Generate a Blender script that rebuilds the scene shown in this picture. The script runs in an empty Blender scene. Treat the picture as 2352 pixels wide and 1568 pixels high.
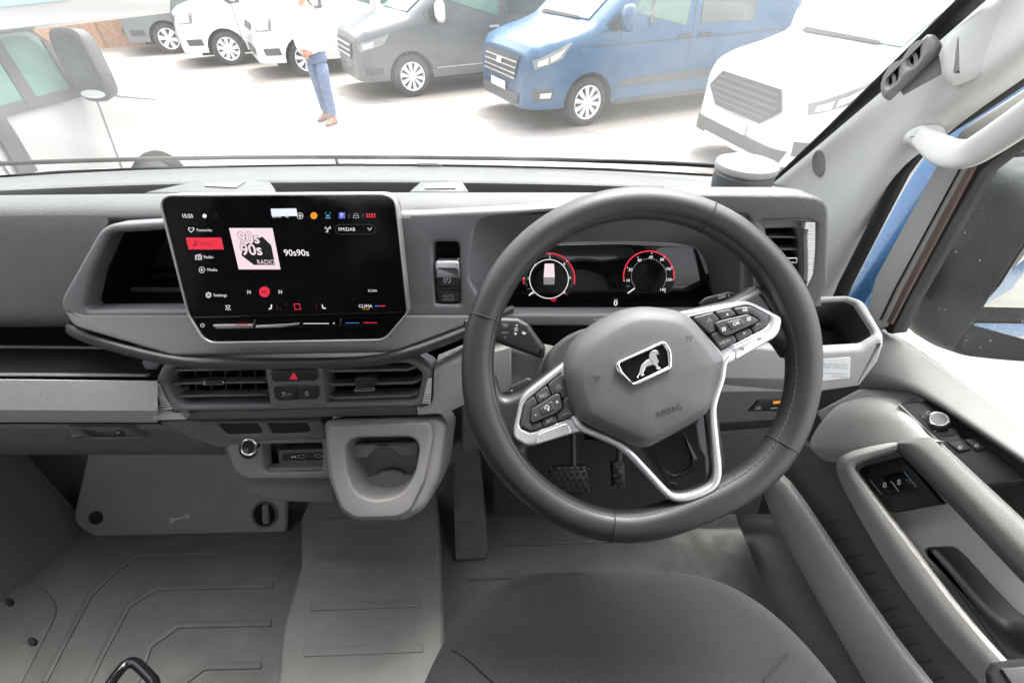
import bpy, bmesh, math, random
from mathutils import Vector as V, Matrix
R = math.radians
random.seed(7)
SC = bpy.context.scene
COL = SC.collection

# ------------------------------------------------------------------ camera
F, CX, CY, TH, CAMZ = 1054.7, 1176.0, 784.0, R(40), 2.0
CAM = V((0, 0, CAMZ))
cd = bpy.data.cameras.new('camera'); co = bpy.data.objects.new('camera', cd); COL.objects.link(co)
cd.sensor_width = 22.3; cd.lens = 10.0; cd.clip_start = 0.01; cd.clip_end = 500
co.location = CAM; co.rotation_euler = (R(90) - TH, 0, 0)
SC.camera = co

# ------------------------------------------------------------------ light
EXPO = 2.58
W = bpy.data.worlds.new('World'); SC.world = W; W.use_nodes = True
nt = W.node_tree; nt.nodes.clear()
sky = nt.nodes.new('ShaderNodeTexSky'); sky.sky_type = 'NISHITA'; sky.sun_disc = False
SUN_EL, SUN_AZ = R(66), R(30)            # azimuth from straight ahead towards the right
sky.sun_elevation = SUN_EL; sky.sun_rotation = SUN_AZ
sky.air_density = 1.3; sky.dust_density = 5.0; sky.ozone_density = 1.0
hs = nt.nodes.new('ShaderNodeHueSaturation'); hs.inputs['Saturation'].default_value = 0.22
bg = nt.nodes.new('ShaderNodeBackground'); bg.inputs['Strength'].default_value = 0.15
wo = nt.nodes.new('ShaderNodeOutputWorld')
nt.links.new(sky.outputs[0], hs.inputs['Color']); nt.links.new(hs.outputs[0], bg.inputs[0]); nt.links.new(bg.outputs[0], wo.inputs[0])
sd = bpy.data.lights.new('sun', 'SUN'); sd.energy = 0.6; sd.angle = R(14); sd.color = (1, .965, .92)
so = bpy.data.objects.new('sun', sd); COL.objects.link(so)
so.location = (5, 8, 12)
dirv = V((-math.sin(SUN_AZ) * math.cos(SUN_EL), -math.cos(SUN_AZ) * math.cos(SUN_EL), -math.sin(SUN_EL)))
so.rotation_euler = dirv.to_track_quat('-Z', 'Y').to_euler()
vs = SC.view_settings
vs.view_transform = 'Standard'; vs.look = 'None'; vs.gamma = 1; vs.exposure = EXPO; vs.use_curve_mapping = False
SC.render.engine = 'CYCLES'
SC.cycles.max_bounces = 10; SC.cycles.diffuse_bounces = 6; SC.cycles.transparent_max_bounces = 16
SC.cycles.use_denoising = True
SC.cycles.sample_clamp_indirect = 6

# ------------------------------------------------------------------ pixel rays and planes
cT, sT = math.cos(TH), math.sin(TH)
def ray(px, py):
    a = (px - CX) / F; b = (CY - py) / F
    return V((a, cT + b * sT, -sT + b * cT))
def PY(px, py, y): d = ray(px, py); return CAM + d * (y / d.y)
def PX(px, py, x): d = ray(px, py); return CAM + d * (x / d.x)
def PZ(px, py, z): d = ray(px, py); return CAM + d * ((z - CAMZ) / d.z)
class Pl:
    def __init__(s, p, n):
        s.p = V(p); s.n = V(n).normalized()
        up = V((0, 0, 1)) if abs(s.n.z) < .93 else V((0, 1, 0))
        s.u = up.cross(s.n).normalized(); s.v = s.n.cross(s.u).normalized()
    def h(s, px, py):
        d = ray(px, py); return CAM + d * ((s.p - CAM).dot(s.n) / d.dot(s.n))
    def off(s, k): return Pl(s.p + s.n * k, s.n)
    def uv(s, w): q = w - s.p; return (q.dot(s.u), q.dot(s.v))
    def w(s, u, v, k=0): return s.p + s.u * u + s.v * v + s.n * k
def tilt(px, py, y, t, yaw=0):
    """plane through a pixel at forward distance y; top leans away by t degrees, turned by yaw (+ faces left)"""
    t = R(t); yw = R(yaw)
    return Pl(PY(px, py, y), (-math.cos(t) * math.sin(yw), -math.cos(t) * math.cos(yw), math.sin(t)))
def Q(sx, sy, k, pts):
    """crop coordinates -> picture coordinates"""
    return [((sx + p[0] * k) * .91875, (sy + p[1] * k) * .91875) + tuple(p[2:]) for p in pts]

# ------------------------------------------------------------------ materials
M = {}
def mat(name, col, rough=.5, metal=0, bump=None, var=.06, coat=0, spec=.5, rvar=.08, sheen=0, vscale=6, coatr=.04):
    m = bpy.data.materials.new(name); m.use_nodes = True; n = m.node_tree.nodes; l = m.node_tree.links
    b = n['Principled BSDF']
    b.inputs['Roughness'].default_value = rough; b.inputs['Metallic'].default_value = metal
    b.inputs['Specular IOR Level'].default_value = spec; b.inputs['Coat Weight'].default_value = coat
    b.inputs['Coat Roughness'].default_value = coatr
    if sheen: b.inputs['Sheen Weight'].default_value = sheen
    tc = n.new('ShaderNodeTexCoord')
    nz = n.new('ShaderNodeTexNoise'); nz.inputs['Scale'].default_value = vscale; nz.inputs['Detail'].default_value = 6
    l.new(tc.outputs['Object'], nz.inputs['Vector'])
    mp = n.new('ShaderNodeMapRange'); mp.inputs[1].default_value = .3; mp.inputs[2].default_value = .7
    mp.inputs[3].default_value = 1 - var; mp.inputs[4].default_value = 1 + var
    l.new(nz.outputs[0], mp.inputs[0])
    mx = n.new('ShaderNodeVectorMath'); mx.operation = 'SCALE'; mx.inputs[0].default_value = col[:3]
    l.new(mp.outputs[0], mx.inputs['Scale']); l.new(mx.outputs[0], b.inputs['Base Color'])
    r2 = n.new('ShaderNodeMapRange'); r2.inputs[1].default_value = .3; r2.inputs[2].default_value = .7
    r2.inputs[3].default_value = max(.02, rough - rvar); r2.inputs[4].default_value = min(1, rough + rvar)
    nz2 = n.new('ShaderNodeTexNoise'); nz2.inputs['Scale'].default_value = vscale * 3.1; nz2.inputs['Detail'].default_value = 5
    l.new(tc.outputs['Object'], nz2.inputs['Vector']); l.new(nz2.outputs[0], r2.inputs[0]); l.new(r2.outputs[0], b.inputs['Roughness'])
    if bump:
        kind, sc_, st = bump
        bp = n.new('ShaderNodeBump'); bp.inputs['Strength'].default_value = st; bp.inputs['Distance'].default_value = .001
        if kind == 'leather':
            w0 = n.new('ShaderNodeTexNoise'); w0.inputs['Scale'].default_value = sc_ * .6; l.new(tc.outputs['Object'], w0.inputs['Vector'])
            ad = n.new('ShaderNodeVectorMath'); ad.operation = 'MULTIPLY_ADD'; ad.inputs[1].default_value = (.004, .004, .004)
            l.new(w0.outputs['Color'], ad.inputs[0]); l.new(tc.outputs['Object'], ad.inputs[2])
            t = n.new('ShaderNodeTexVoronoi'); t.feature = 'DISTANCE_TO_EDGE'; t.inputs['Scale'].default_value = sc_
            l.new(ad.outputs[0], t.inputs['Vector'])
            cr = n.new('ShaderNodeMapRange'); cr.inputs[1].default_value = 0; cr.inputs[2].default_value = .25
            l.new(t.outputs['Distance'], cr.inputs[0]); l.new(cr.outputs[0], bp.inputs['Height'])
        elif kind == 'weave':
            t = n.new('ShaderNodeTexWave'); t.inputs['Scale'].default_value = sc_; t.bands_direction = 'DIAGONAL'; t.inputs['Distortion'].default_value = .6
            l.new(tc.outputs['Object'], t.inputs['Vector']); l.new(t.outputs['Fac'], bp.inputs['Height'])
        elif kind == 'dots':
            t = n.new('ShaderNodeTexVoronoi'); t.inputs['Scale'].default_value = sc_; t.inputs['Randomness'].default_value = .15
            l.new(tc.outputs['Object'], t.inputs['Vector']); l.new(t.outputs['Distance'], bp.inputs['Height'])
        else:
            t = n.new('ShaderNodeTexNoise'); t.inputs['Scale'].default_value = sc_; t.inputs['Detail'].default_value = 3
            l.new(tc.outputs['Object'], t.inputs['Vector']); l.new(t.outputs[0], bp.inputs['Height'])
        l.new(bp.outputs[0], b.inputs['Normal'])
    M[name] = m; return m
def emit(name, col, v=1.0):
    m = bpy.data.materials.new(name); m.use_nodes = True; n = m.node_tree.nodes; l = m.node_tree.links
    b = n['Principled BSDF']; b.inputs['Base Color'].default_value = (.01, .01, .01, 1)
    b.inputs['Emission Color'].default_value = (*col, 1); b.inputs['Emission Strength'].default_value = v / 2 ** EXPO
    b.inputs['Roughness'].default_value = .3
    M[name] = m; return m
def glassmat(name, tint=(.93, .97, .95), dust=.05, dcol=(.75, .75, .72), speck=0., scale=30, refl=1.0):
    """window glass: light passes straight through, the surface mirrors by angle, dust scatters"""
    m = bpy.data.materials.new(name); m.use_nodes = True; n = m.node_tree.nodes; l = m.node_tree.links; n.clear()
    out = n.new('ShaderNodeOutputMaterial'); tr = n.new('ShaderNodeBsdfTransparent'); tr.inputs[0].default_value = (*tint, 1)
    gl = n.new('ShaderNodeBsdfGlossy'); gl.inputs['Roughness'].default_value = .02
    fr = n.new('ShaderNodeFresnel'); fr.inputs[0].default_value = 1.45
    fm = n.new('ShaderNodeMath'); fm.operation = 'MULTIPLY'; fm.inputs[1].default_value = refl; l.new(fr.outputs[0], fm.inputs[0])
    m1 = n.new('ShaderNodeMixShader'); l.new(fm.outputs[0], m1.inputs[0]); l.new(tr.outputs[0], m1.inputs[1]); l.new(gl.outputs[0], m1.inputs[2])
    df = n.new('ShaderNodeBsdfDiffuse'); df.inputs[0].default_value = (*dcol, 1)
    tl = n.new('ShaderNodeBsdfTranslucent'); tl.inputs[0].default_value = (*dcol, 1)
    md = n.new('ShaderNodeMixShader'); md.inputs[0].default_value = .6; l.new(df.outputs[0], md.inputs[1]); l.new(tl.outputs[0], md.inputs[2])
    tc = n.new('ShaderNodeTexCoord'); nz = n.new('ShaderNodeTexNoise'); nz.inputs['Scale'].default_value = 2.2; nz.inputs['Detail'].default_value = 8
    l.new(tc.outputs['Object'], nz.inputs['Vector'])
    mp = n.new('ShaderNodeMapRange'); mp.inputs[1].default_value = .3; mp.inputs[2].default_value = .75; mp.inputs[3].default_value = dust * .2; mp.inputs[4].default_value = dust * 2.1; nz.inputs['Distortion'].default_value = 1.2
    l.new(nz.outputs[0], mp.inputs[0]); fac = mp.outputs[0]
    if speck:
        vo = n.new('ShaderNodeTexVoronoi'); vo.inputs['Scale'].default_value = scale; l.new(tc.outputs['Object'], vo.inputs['Vector'])
        th = n.new('ShaderNodeMath'); th.operation = 'LESS_THAN'; th.inputs[1].default_value = .09; l.new(vo.outputs['Distance'], th.inputs[0])
        ml = n.new('ShaderNodeMath'); ml.operation = 'MULTIPLY'; ml.inputs[1].default_value = speck; l.new(th.outputs[0], ml.inputs[0])
        ad = n.new('ShaderNodeMath'); l.new(fac, ad.inputs[0]); l.new(ml.outputs[0], ad.inputs[1]); fac = ad.outputs[0]
    m2 = n.new('ShaderNodeMixShader'); l.new(fac, m2.inputs[0]); l.new(m1.outputs[0], m2.inputs[1]); l.new(md.outputs[0], m2.inputs[2])
    l.new(m2.outputs[0], out.inputs[0]); M[name] = m; return m

mat('pad', (.088, .09, .091), .52, bump=('leather', 380, .4))
mat('fascia', (.135, .137, .143), .5, bump=('noise', 1500, .12))
mat('lip', (.105, .104, .104), .48, bump=('noise', 1500, .12))
mat('black', (.008, .008, .009), .5)
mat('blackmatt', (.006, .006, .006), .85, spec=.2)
mat('gloss', (.006, .006, .007), .06, rvar=.03, spec=.4)
mat('screen', (.004, .004, .005), .12, rvar=.09, spec=.4)
mat('button', (.022, .022, .024), .42)
mat('trim', (.37, .36, .35), .55, bump=('leather', 420, .35))
mat('lower', (.115, .111, .109), .6, bump=('noise', 900, .35))
mat('pocket', (.185, .178, .175), .6, bump=('noise', 1100, .35))
mat('rubber', (.15, .147, .145), .7, bump=('dots', 330, .7))
mat('glovebox', (.085, .083, .081), .62, bump=('noise', 800, .4))
mat('tunnel', (.155, .155, .146), .6, bump=('noise', 500, .8), var=.14, vscale=9, rvar=.16)
mat('panelgrey', (.21, .212, .204), .6, bump=('noise', 700, .4), var=.08, vscale=4)
mat('floor', (.088, .088, .083), .6, bump=('noise', 500, .8), var=.17, vscale=9, rvar=.16)
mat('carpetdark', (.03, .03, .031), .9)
mat('silver', (.70, .70, .72), .36, metal=.8, rvar=.05)
mat('silverside', (.5, .5, .5), .38, metal=.9)
mat('chrome', (.85, .85, .86), .1, metal=1, rvar=.03)
mat('rim', (.018, .018, .019), .42, spec=.55, coat=.12, coatr=.45, bump=('leather', 900, .12), rvar=.06)
mat('airbag', (.09, .092, .096), .5, bump=('noise', 1300, .3))
mat('stitch', (.02, .02, .021), .8)
mat('fabric', (.034, .034, .035), .9, bump=('weave', 240, 1.0), sheen=.08, spec=.2)
mat('pillar', (.68, .675, .655), .7, bump=('noise', 900, .2))
mat('doorlight', (.4, .392, .372), .6, bump=('leather', 500, .25))
mat('doorrail', (.62, .6, .58), .6, bump=('leather', 420, .4))
mat('armrest', (.13, .128, .122), .6, bump=('leather', 500, .25))
mat('doormid', (.45, .435, .42), .6, bump=('leather', 420, .4))
mat('doordark', (.075, .073, .072), .65, bump=('noise', 700, .3))
mat('seal', (.008, .008, .008), .7)
mat('bluepaint', (.05, .14, .3), .25, coat=.6)
mat('white', (.8, .8, .78), .4)
mat('whiteprint', (.78, .78, .78), .6)
mat('greyprint', (.35, .36, .36), .6)
mat('clipgrey', (.2, .195, .195), .5)
mat('mirrorshell', (.012, .0135, .0135), .65, spec=.3, bump=('noise', 400, .3))
mat('brown', (.11, .075, .06), .7)
mat('waist', (.15, .148, .142), .6, bump=('leather', 500, .25))
mat('pocketback', (.17, .163, .16), .7, bump=('noise', 700, .3))
mat('tickgrey', (.5, .5, .49), .5)
mat('backcab', (.07, .068, .065), .8)
def specks(name, scale, th, col, nscale=7):
    """scattered dust grains, denser in drifts"""
    n = M[name].node_tree.nodes; l = M[name].node_tree.links
    v = n.new('ShaderNodeTexVoronoi'); v.inputs['Scale'].default_value = scale
    t = n.new('ShaderNodeTexCoord'); l.new(t.outputs['Object'], v.inputs['Vector'])
    z = n.new('ShaderNodeTexNoise'); z.inputs['Scale'].default_value = nscale; l.new(t.outputs['Object'], z.inputs['Vector'])
    k = n.new('ShaderNodeMapRange'); k.inputs[1].default_value = .45; k.inputs[2].default_value = .7; k.inputs[3].default_value = th * .25; k.inputs[4].default_value = th; l.new(z.outputs[0], k.inputs[0])
    m = n.new('ShaderNodeMath'); m.operation = 'LESS_THAN'; l.new(v.outputs['Distance'], m.inputs[0]); l.new(k.outputs[0], m.inputs[1])
    b = n['Principled BSDF']; old = b.inputs['Base Color'].links[0].from_socket
    x = n.new('ShaderNodeMix'); x.data_type = 'RGBA'; l.new(m.outputs[0], x.inputs[0]); l.new(old, x.inputs[6]); x.inputs[7].default_value = (*col, 1)
    l.new(x.outputs[2], b.inputs['Base Color'])
specks('floor', 130, .13, (.3, .29, .27)); specks('tunnel', 130, .12, (.32, .31, .29)); specks('screen', 170, .10, (.16, .16, .16)); specks('gloss', 160, .10, (.16, .16, .16)); specks('fabric', 170, .10, (.12, .12, .12))
# mirror shell carries pale water spots
n = M['mirrorshell'].node_tree.nodes; l = M['mirrorshell'].node_tree.links
_v = n.new('ShaderNodeTexVoronoi'); _v.inputs['Scale'].default_value = 75
_t = n.new('ShaderNodeTexCoord'); l.new(_t.outputs['Object'], _v.inputs['Vector'])
_m = n.new('ShaderNodeMath'); _m.operation = 'LESS_THAN'; _m.inputs[1].default_value = .085; l.new(_v.outputs['Distance'], _m.inputs[0])
_b = n['Principled BSDF']; _old = _b.inputs['Base Color'].links[0].from_socket
_x = n.new('ShaderNodeMix'); _x.data_type = 'RGBA'; l.new(_m.outputs[0], _x.inputs[0]); l.new(_old, _x.inputs[6]); _x.inputs[7].default_value = (.1, .107, .107, 1)
l.new(_x.outputs[2], _b.inputs['Base Color'])
glassmat('windscreen', (.96, .98, .97), .058, speck=.10, scale=85, refl=.03)
glassmat('film', (.95, .95, .95), .22)
glassmat('sideglass', (.9, .95, .92), .03, speck=.15, scale=60, refl=.5)
mm = mat('mirror', (.62, .64, .63), .02, metal=1, rvar=.01, var=.01)
emit('e_white', (1, .93, .95), .95); emit('e_dim', (.6, .56, .57), .45); emit('e_red', (1, .03, .07), .85); emit('e_pink', (1, .8, .85), .95)
emit('e_orange', (1, .35, .01), .95); emit('e_cyan', (.1, .5, .75), .6); emit('e_blue', (.12, .16, .8), .75); emit('e_bubble', (.85, .9, 1), 1.0)
emit('e_darkred', (.35, .01, .02), .3); emit('e_vdim', (.05, .05, .055), .35); emit('e_album', (.01, .01, .01), .2); emit('e_lblue', (.1, .3, .9), .6)

# ------------------------------------------------------------------ object helpers
ORG = {}
def tagp(o, label=None, cat=None, group=None, kind=None):
    if label: o['label'] = label
    if cat: o['category'] = cat
    if group: o['group'] = group
    if kind: o['kind'] = kind
    return o
def thing(name, label, cat, loc, group=None):
    o = bpy.data.objects.new(name, None); COL.objects.link(o); o.location = V(loc); o.empty_display_size = .1
    ORG[o] = V(loc); return tagp(o, label, cat, group)
def link(name, me, m, parent, smooth=35, world=True):
    if isinstance(m, str): m = M[m]
    if m: me.materials.append(m)
    if smooth and len(me.polygons):
        me.polygons.foreach_set('use_smooth', [True] * len(me.polygons)); me.set_sharp_from_angle(angle=R(smooth))
    o = bpy.data.objects.new(name, me); COL.objects.link(o)
    if world:
        n_ = len(me.vertices); lo = V((1e9,) * 3); hi = -lo
        for v in me.vertices:
            for k in range(3):
                if v.co[k] < lo[k]: lo[k] = v.co[k]
                if v.co[k] > hi[k]: hi[k] = v.co[k]
        c = (lo + hi) / 2 if n_ else V()
        me.transform(Matrix.Translation(-c)); ORG[o] = c
    else: ORG[o] = V()
    o.location = ORG[o] - (ORG[parent] if parent else V()); o.parent = parent
    return o
def mesh(name, vs_, fs, m, parent=None, smooth=35):
    me = bpy.data.meshes.new(name); me.from_pydata([tuple(v) for v in vs_], [], fs); me.update()
    bm = bmesh.new(); bm.from_mesh(me); bmesh.ops.recalc_face_normals(bm, faces=bm.faces); bm.to_mesh(me); bm.free()
    return link(name, me, m, parent, smooth)
def rounded(pts, n=6):
    """polygon with optional corner radius as third value"""
    out = []; k = len(pts)
    for i, p in enumerate(pts):
        if len(p) < 3 or p[2] <= 0: out.append((p[0], p[1])); continue
        a = V(pts[i - 1][:2]); b = V(p[:2]); c = V(pts[(i + 1) % k][:2])
        d1 = (a - b); d2 = (c - b); r = p[2]
        ang = d1.angle(d2); tl = min(r / math.tan(ang / 2), d1.length * .48, d2.length * .48)
        p1 = b + d1.normalized() * tl; p2 = b + d2.normalized() * tl
        for j in range(n + 1):
            t = j / n; q = p1 * (1 - t) ** 2 + b * 2 * t * (1 - t) + p2 * t * t; out.append((q.x, q.y))
    return out
def area2(l): return sum(l[i - 1][0] * l[i][1] - l[i][0] * l[i - 1][1] for i in range(len(l))) / 2
def inset(loop, d):
    """move every edge of a ccw loop inwards by d (negative d: outwards)"""
    n = len(loop); out = []
    for i in range(n):
        a = V(loop[i - 1]); b = V(loop[i]); c = V(loop[(i + 1) % n])
        e1 = (b - a); e2 = (c - b)
        if e1.length < 1e-9: e1 = e2
        if e2.length < 1e-9: e2 = e1
        n1 = V((-e1.y, e1.x)).normalized(); n2 = V((-e2.y, e2.x)).normalized()
        m_ = n1 + n2; q = m_.length_squared
        m_ = n1 if q < .2 else m_ * (2 / q)
        o = b + m_ * d; out.append((o.x, o.y))
    return out
def clean(loop, eps=2e-5):
    o = []
    for p in loop:
        if not o or (abs(p[0] - o[-1][0]) + abs(p[1] - o[-1][1])) > eps: o.append(p)
    if len(o) > 2 and (abs(o[0][0] - o[-1][0]) + abs(o[0][1] - o[-1][1])) < eps: o.pop()
    return o
def plate(name, pts, pl, depth, m, parent=None, bevel=.002, holes=(), segs=3, smooth=40, hd=None, world_pts=None, dome=0, back=False):
    """a solid slab: outline given in picture coordinates on plane pl, thickness goes away from the viewer, rounded front edge, optional holes"""
    l = clean([pl.uv(pl.h(*p)) for p in rounded(pts)]) if world_pts is None else clean([tuple(p) for p in rounded(world_pts)])
    if area2(l) < 0: l.reverse()
    bm = bmesh.new()
    ring = lambda lp, k: [bm.verts.new(pl.w(u, v, k)) for u, v in lp]
    def strip(r1, r2):
        n = len(r1)
        for i in range(n):
            try: bm.faces.new((r1[i], r1[(i + 1) % n], r2[(i + 1) % n], r2[i]))
            except ValueError: pass
    prev = None; first = None
    sg = segs if bevel > 0 else 0
    for j in range(sg + 1):
        a = R(90) * (1 - j / sg) if sg else 0
        r_ = ring(inset(l, bevel * (1 - math.cos(a))) if sg else l, -bevel * (1 - math.sin(a)) if sg else 0)
        if prev: strip(prev, r_)
        else: first = r_
        prev = r_
    if depth > bevel:
        b_ = ring(l, -depth); strip(prev, b_)
        if back: bm.faces.new(b_[::-1])
    if holes:
        es = []
        n = len(first)
        for i in range(n):
            e = bm.edges.get((first[i], first[(i + 1) % n])) or bm.edges.new((first[i], first[(i + 1) % n])); es.append(e)
        for h_ in holes:
            hl = clean([pl.uv(pl.h(*p)) for p in rounded(h_)])
            if area2(hl) < 0: hl.reverse()
            pv = None
            for j in range(sg + 1):
                a = R(90) * (1 - j / sg) if sg else 0
                r_ = ring(inset(hl, -bevel * (1 - math.cos(a))) if sg else hl, -bevel * (1 - math.sin(a)) if sg else 0)
                if pv: strip(pv, r_)
                else:
                    n = len(r_)
                    for i in range(n): es.append(bm.edges.get((r_[i], r_[(i + 1) % n])) or bm.edges.new((r_[i], r_[(i + 1) % n])))
                pv = r_
            b_ = ring(hl, -(hd or depth)); strip(pv, b_)
        bmesh.ops.triangle_fill(bm, use_beauty=True, use_dissolve=False, edges=es, normal=pl.n)
    elif dome:
        cx = sum(p[0] for p in l) / len(l); cy = sum(p[1] for p in l) / len(l)
        base = inset(l, bevel) if sg else l; pv = first
        for s_ in (.8, .55, .25):
            r_ = ring([(cx + (u - cx) * s_, cy + (v - cy) * s_) for u, v in base], dome * (1 - s_ * s_)); strip(pv, r_); pv = r_
        c = bm.verts.new(pl.w(cx, cy, dome))
        for i in range(len(pv)): bm.faces.new((pv[i], pv[(i + 1) % len(pv)], c))
    else:
        bm.faces.new(first)
    bmesh.ops.recalc_face_normals(bm, faces=bm.faces)
    me = bpy.data.meshes.new(name); bm.to_mesh(me); bm.free()
    return link(name, me, m, parent, smooth)
def loft(name, loops, m, parent=None, cap=(False, False), closed=True, smooth=40, sub=0):
    """loops: equal-length lists of world points"""
    vs_ = [p for lp in loops for p in lp]; n = len(loops[0]); fs = []
    for j in range(len(loops) - 1):
        for i in range(n if closed else n - 1):
            a, b = j * n + i, j * n + (i + 1) % n; fs.append((a, b, b + n, a + n))
    if cap[0]: fs.append(tuple(range(n)))
    if cap[1]: fs.append(tuple((len(loops) - 1) * n + i for i in range(n)))
    o = mesh(name, vs_, fs, m, parent, smooth)
    if sub:
        md = o.modifiers.new('sub', 'SUBSURF'); md.levels = sub; md.render_levels = sub
    return o
def grid(name, rows, m, parent=None, sub=0, smooth=60, solid=0):
    o = loft(name, rows, m, parent, closed=False, smooth=smooth, sub=sub)
    if solid:
        md = o.modifiers.new('solid', 'SOLIDIFY'); md.thickness = solid; md.offset = -1
    return o
def tighten(rows, f=.16):
    """extra rows close to each inner row so that subdivision keeps crisp folds"""
    out = [rows[0]]
    for i in range(1, len(rows) - 1):
        out += [[a.lerp(b, f) for a, b in zip(rows[i], rows[i - 1])], [a.lerp(b, f) for a, b in zip(rows[i], rows[i + 1])]]
    return out + [rows[-1]]
def crom(pts, n=8, closed=False):
    """Catmull-Rom through points"""
    P_ = [V(p) for p in pts]; k = len(P_); out = []
    for i in range(k if closed else k - 1):
        p0 = P_[i - 1] if (closed or i > 0) else P_[0] * 2 - P_[1]; p1 = P_[i]; p2 = P_[(i + 1) % k]
        p3 = P_[(i + 2) % k] if (closed or i + 2 < k) else p2 * 2 - p1
        for j in range(n):
            t = j / n
            out.append(.5 * ((2 * p1) + (p2 - p0) * t + (2 * p0 - 5 * p1 + 4 * p2 - p3) * t * t + (3 * p1 - p0 - 3 * p2 + p3) * t ** 3))
    if not closed: out.append(P_[-1])
    return out
def sweep(name, pts, ra, rb, N, m, parent=None, closed=False, seg=14, smooth=60, power=1.0):
    """elliptic section along a path: ra across (in the plane normal to N), rb along N. ra, rb numbers or functions of 0..1"""
    n = len(pts); loops = []; N = V(N).normalized()
    for i, p in enumerate(pts):
        a = pts[i - 1] if (closed or i) else pts[0]; b = pts[(i + 1) % n] if (closed or i < n - 1) else pts[-1]
        T = (V(b) - V(a)).normalized(); B = T.cross(N).normalized(); N2 = B.cross(T).normalized()
        t = i / max(1, n - 1); x = ra(t) if callable(ra) else ra; y = rb(t) if callable(rb) else rb
        lp = []
        for k in range(seg):
            q = 2 * math.pi * k / seg; c_, s_ = math.cos(q), math.sin(q)
            if power != 1: c_ = math.copysign(abs(c_) ** power, c_); s_ = math.copysign(abs(s_) ** power, s_)
            lp.append(V(p) + B * (c_ * x) + N2 * (s_ * y))
        loops.append(lp)
    if closed: loops.append(loops[0])
    o = loft(name, loops, m, parent, cap=(not closed, not closed), smooth=smooth)
    if closed:
        bm = bmesh.new(); bm.from_mesh(o.data); bmesh.ops.remove_doubles(bm, verts=bm.verts, dist=1e-6); bm.to_mesh(o.data); bm.free()
    return o
def circ(px, py, r, n=20, a0=0, ry=None):
    return [(px + r * math.cos(a0 + 2 * math.pi * i / n), py + (ry or r) * math.sin(a0 + 2 * math.pi * i / n)) for i in range(n)]
def strippoly(pts, w):
    """px polyline -> px polygon of width w"""
    L_, R_ = [], []
    for i, p in enumerate(pts):
        a = V(pts[max(0, i - 1)][:2]); b = V(pts[min(len(pts) - 1, i + 1)][:2]); d = (b - a).normalized(); nn = V((-d.y, d.x)) * (w / 2)
        L_.append((p[0] + nn.x, p[1] + nn.y)); R_.append((p[0] - nn.x, p[1] - nn.y))
    return L_ + R_[::-1]
def arcpx(cx, cy, r, a0, a1, n=16, ry=None):
    return [(cx + r * math.cos(R(a0 + (a1 - a0) * i / n)), cy - (ry or r) * math.sin(R(a0 + (a1 - a0) * i / n))) for i in range(n + 1)]
def mark(name, polys, pl, m, parent, k=.0006):
    """flat print: several small polygons a hair above a surface, one object"""
    p2 = pl.off(k); vs_, fs = [], []
    for po in polys:
        i = len(vs_); vs_ += [p2.h(*q[:2]) for q in po]; fs.append(tuple(range(i, i + len(po))))
    return mesh(name, vs_, fs, m, parent, smooth=0)
def text(s, px, py, hpx, pl, m, parent, name='lettering', rot=0, k=.0007, align='CENTER', bold=0, depth=0, sx=1.0):
    cu = bpy.data.curves.new('t', 'FONT'); cu.body = s; cu.align_x = align; cu.align_y = 'CENTER'; cu.size = 1; cu.offset = bold; cu.resolution_u = 3
    cu.extrude = 0
    o = bpy.data.objects.new('t', cu); COL.objects.link(o)
    me = bpy.data.meshes.new_from_object(o); bpy.data.objects.remove(o); bpy.data.curves.remove(cu)
    p2 = pl.off(k); c = p2.h(px, py); sc_ = (p2.h(px, py - hpx / 2) - p2.h(px, py + hpx / 2)).length / .69
    ca, sa = math.cos(R(rot)), math.sin(R(rot))
    for v in me.vertices:
        x, y = v.co.x * sc_ * sx, v.co.y * sc_
        v.co = c + p2.u * (x * ca - y * sa) + p2.v * (x * sa + y * ca)
    me.materials.clear(); me.name = name
    return link(name, me, m, parent, 0)
def box(name, lo, hi, m, parent=None, bevel=0):
    bm = bmesh.new(); bmesh.ops.create_cube(bm, size=1)
    for v in bm.verts: v.co = V([(lo[k] + hi[k]) / 2 + v.co[k] * (hi[k] - lo[k]) for k in range(3)])
    if bevel: bmesh.ops.bevel(bm, geom=bm.edges, offset=bevel, segments=3, affect='EDGES', profile=.5)
    me = bpy.data.meshes.new(name); bm.to_mesh(me); bm.free(); return link(name, me, m, parent, 40)
# ================================================================== the cab: floor, walls, roof
FZ = .85
fl = Pl((0, 0, FZ), (0, 0, 1))
cab = box('cab_floor', (-1.32, -1.6, FZ - .05), (.6, 1.0, FZ), 'floor'); tagp(cab, 'grey moulded rubber floor of the van cab', kind='structure')
def rib(pl, pts, w, nm='rib', d=.004): return plate(nm, strippoly(pts, w), pl.off(d), d + .001, 'floor' if pl is fl else 'tunnel', cab, bevel=.003, segs=2)
q7 = lambda p: Q(0, 1080, .4, p)
rib(fl, q7([(1675, 742), (860, 762), (720, 850), (560, 1010), (430, 1250), (270, 1560)]), 13)
rib(fl, q7([(1705, 950), (975, 968), (800, 1075), (650, 1350), (530, 1600)]), 14)
rib(fl, q7([(1695, 1188), (1110, 1200), (930, 1325), (830, 1600)]), 16)
rib(fl, q7([(1630, 1450), (1270, 1460), (1080, 1600)]), 18)
rib(fl, [(1155, 1248), (1400, 1240)], 10); rib(fl, [(1075, 1327), (1300, 1318)], 10)
tz = Pl((0, 0, FZ + .05), (0, 0, 1))
plate('tunnel', [(735, 1080), (1000, 1080), (1008, 1210), (1020, 1440, 30), (975, 2300), (560, 2300), (648, 1440, 60), (690, 1300, 40), (690, 1190)], tz, .055, 'tunnel', cab, bevel=.012, segs=4)
q8 = lambda p: Q(680, 1180, .33606, p)
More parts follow.
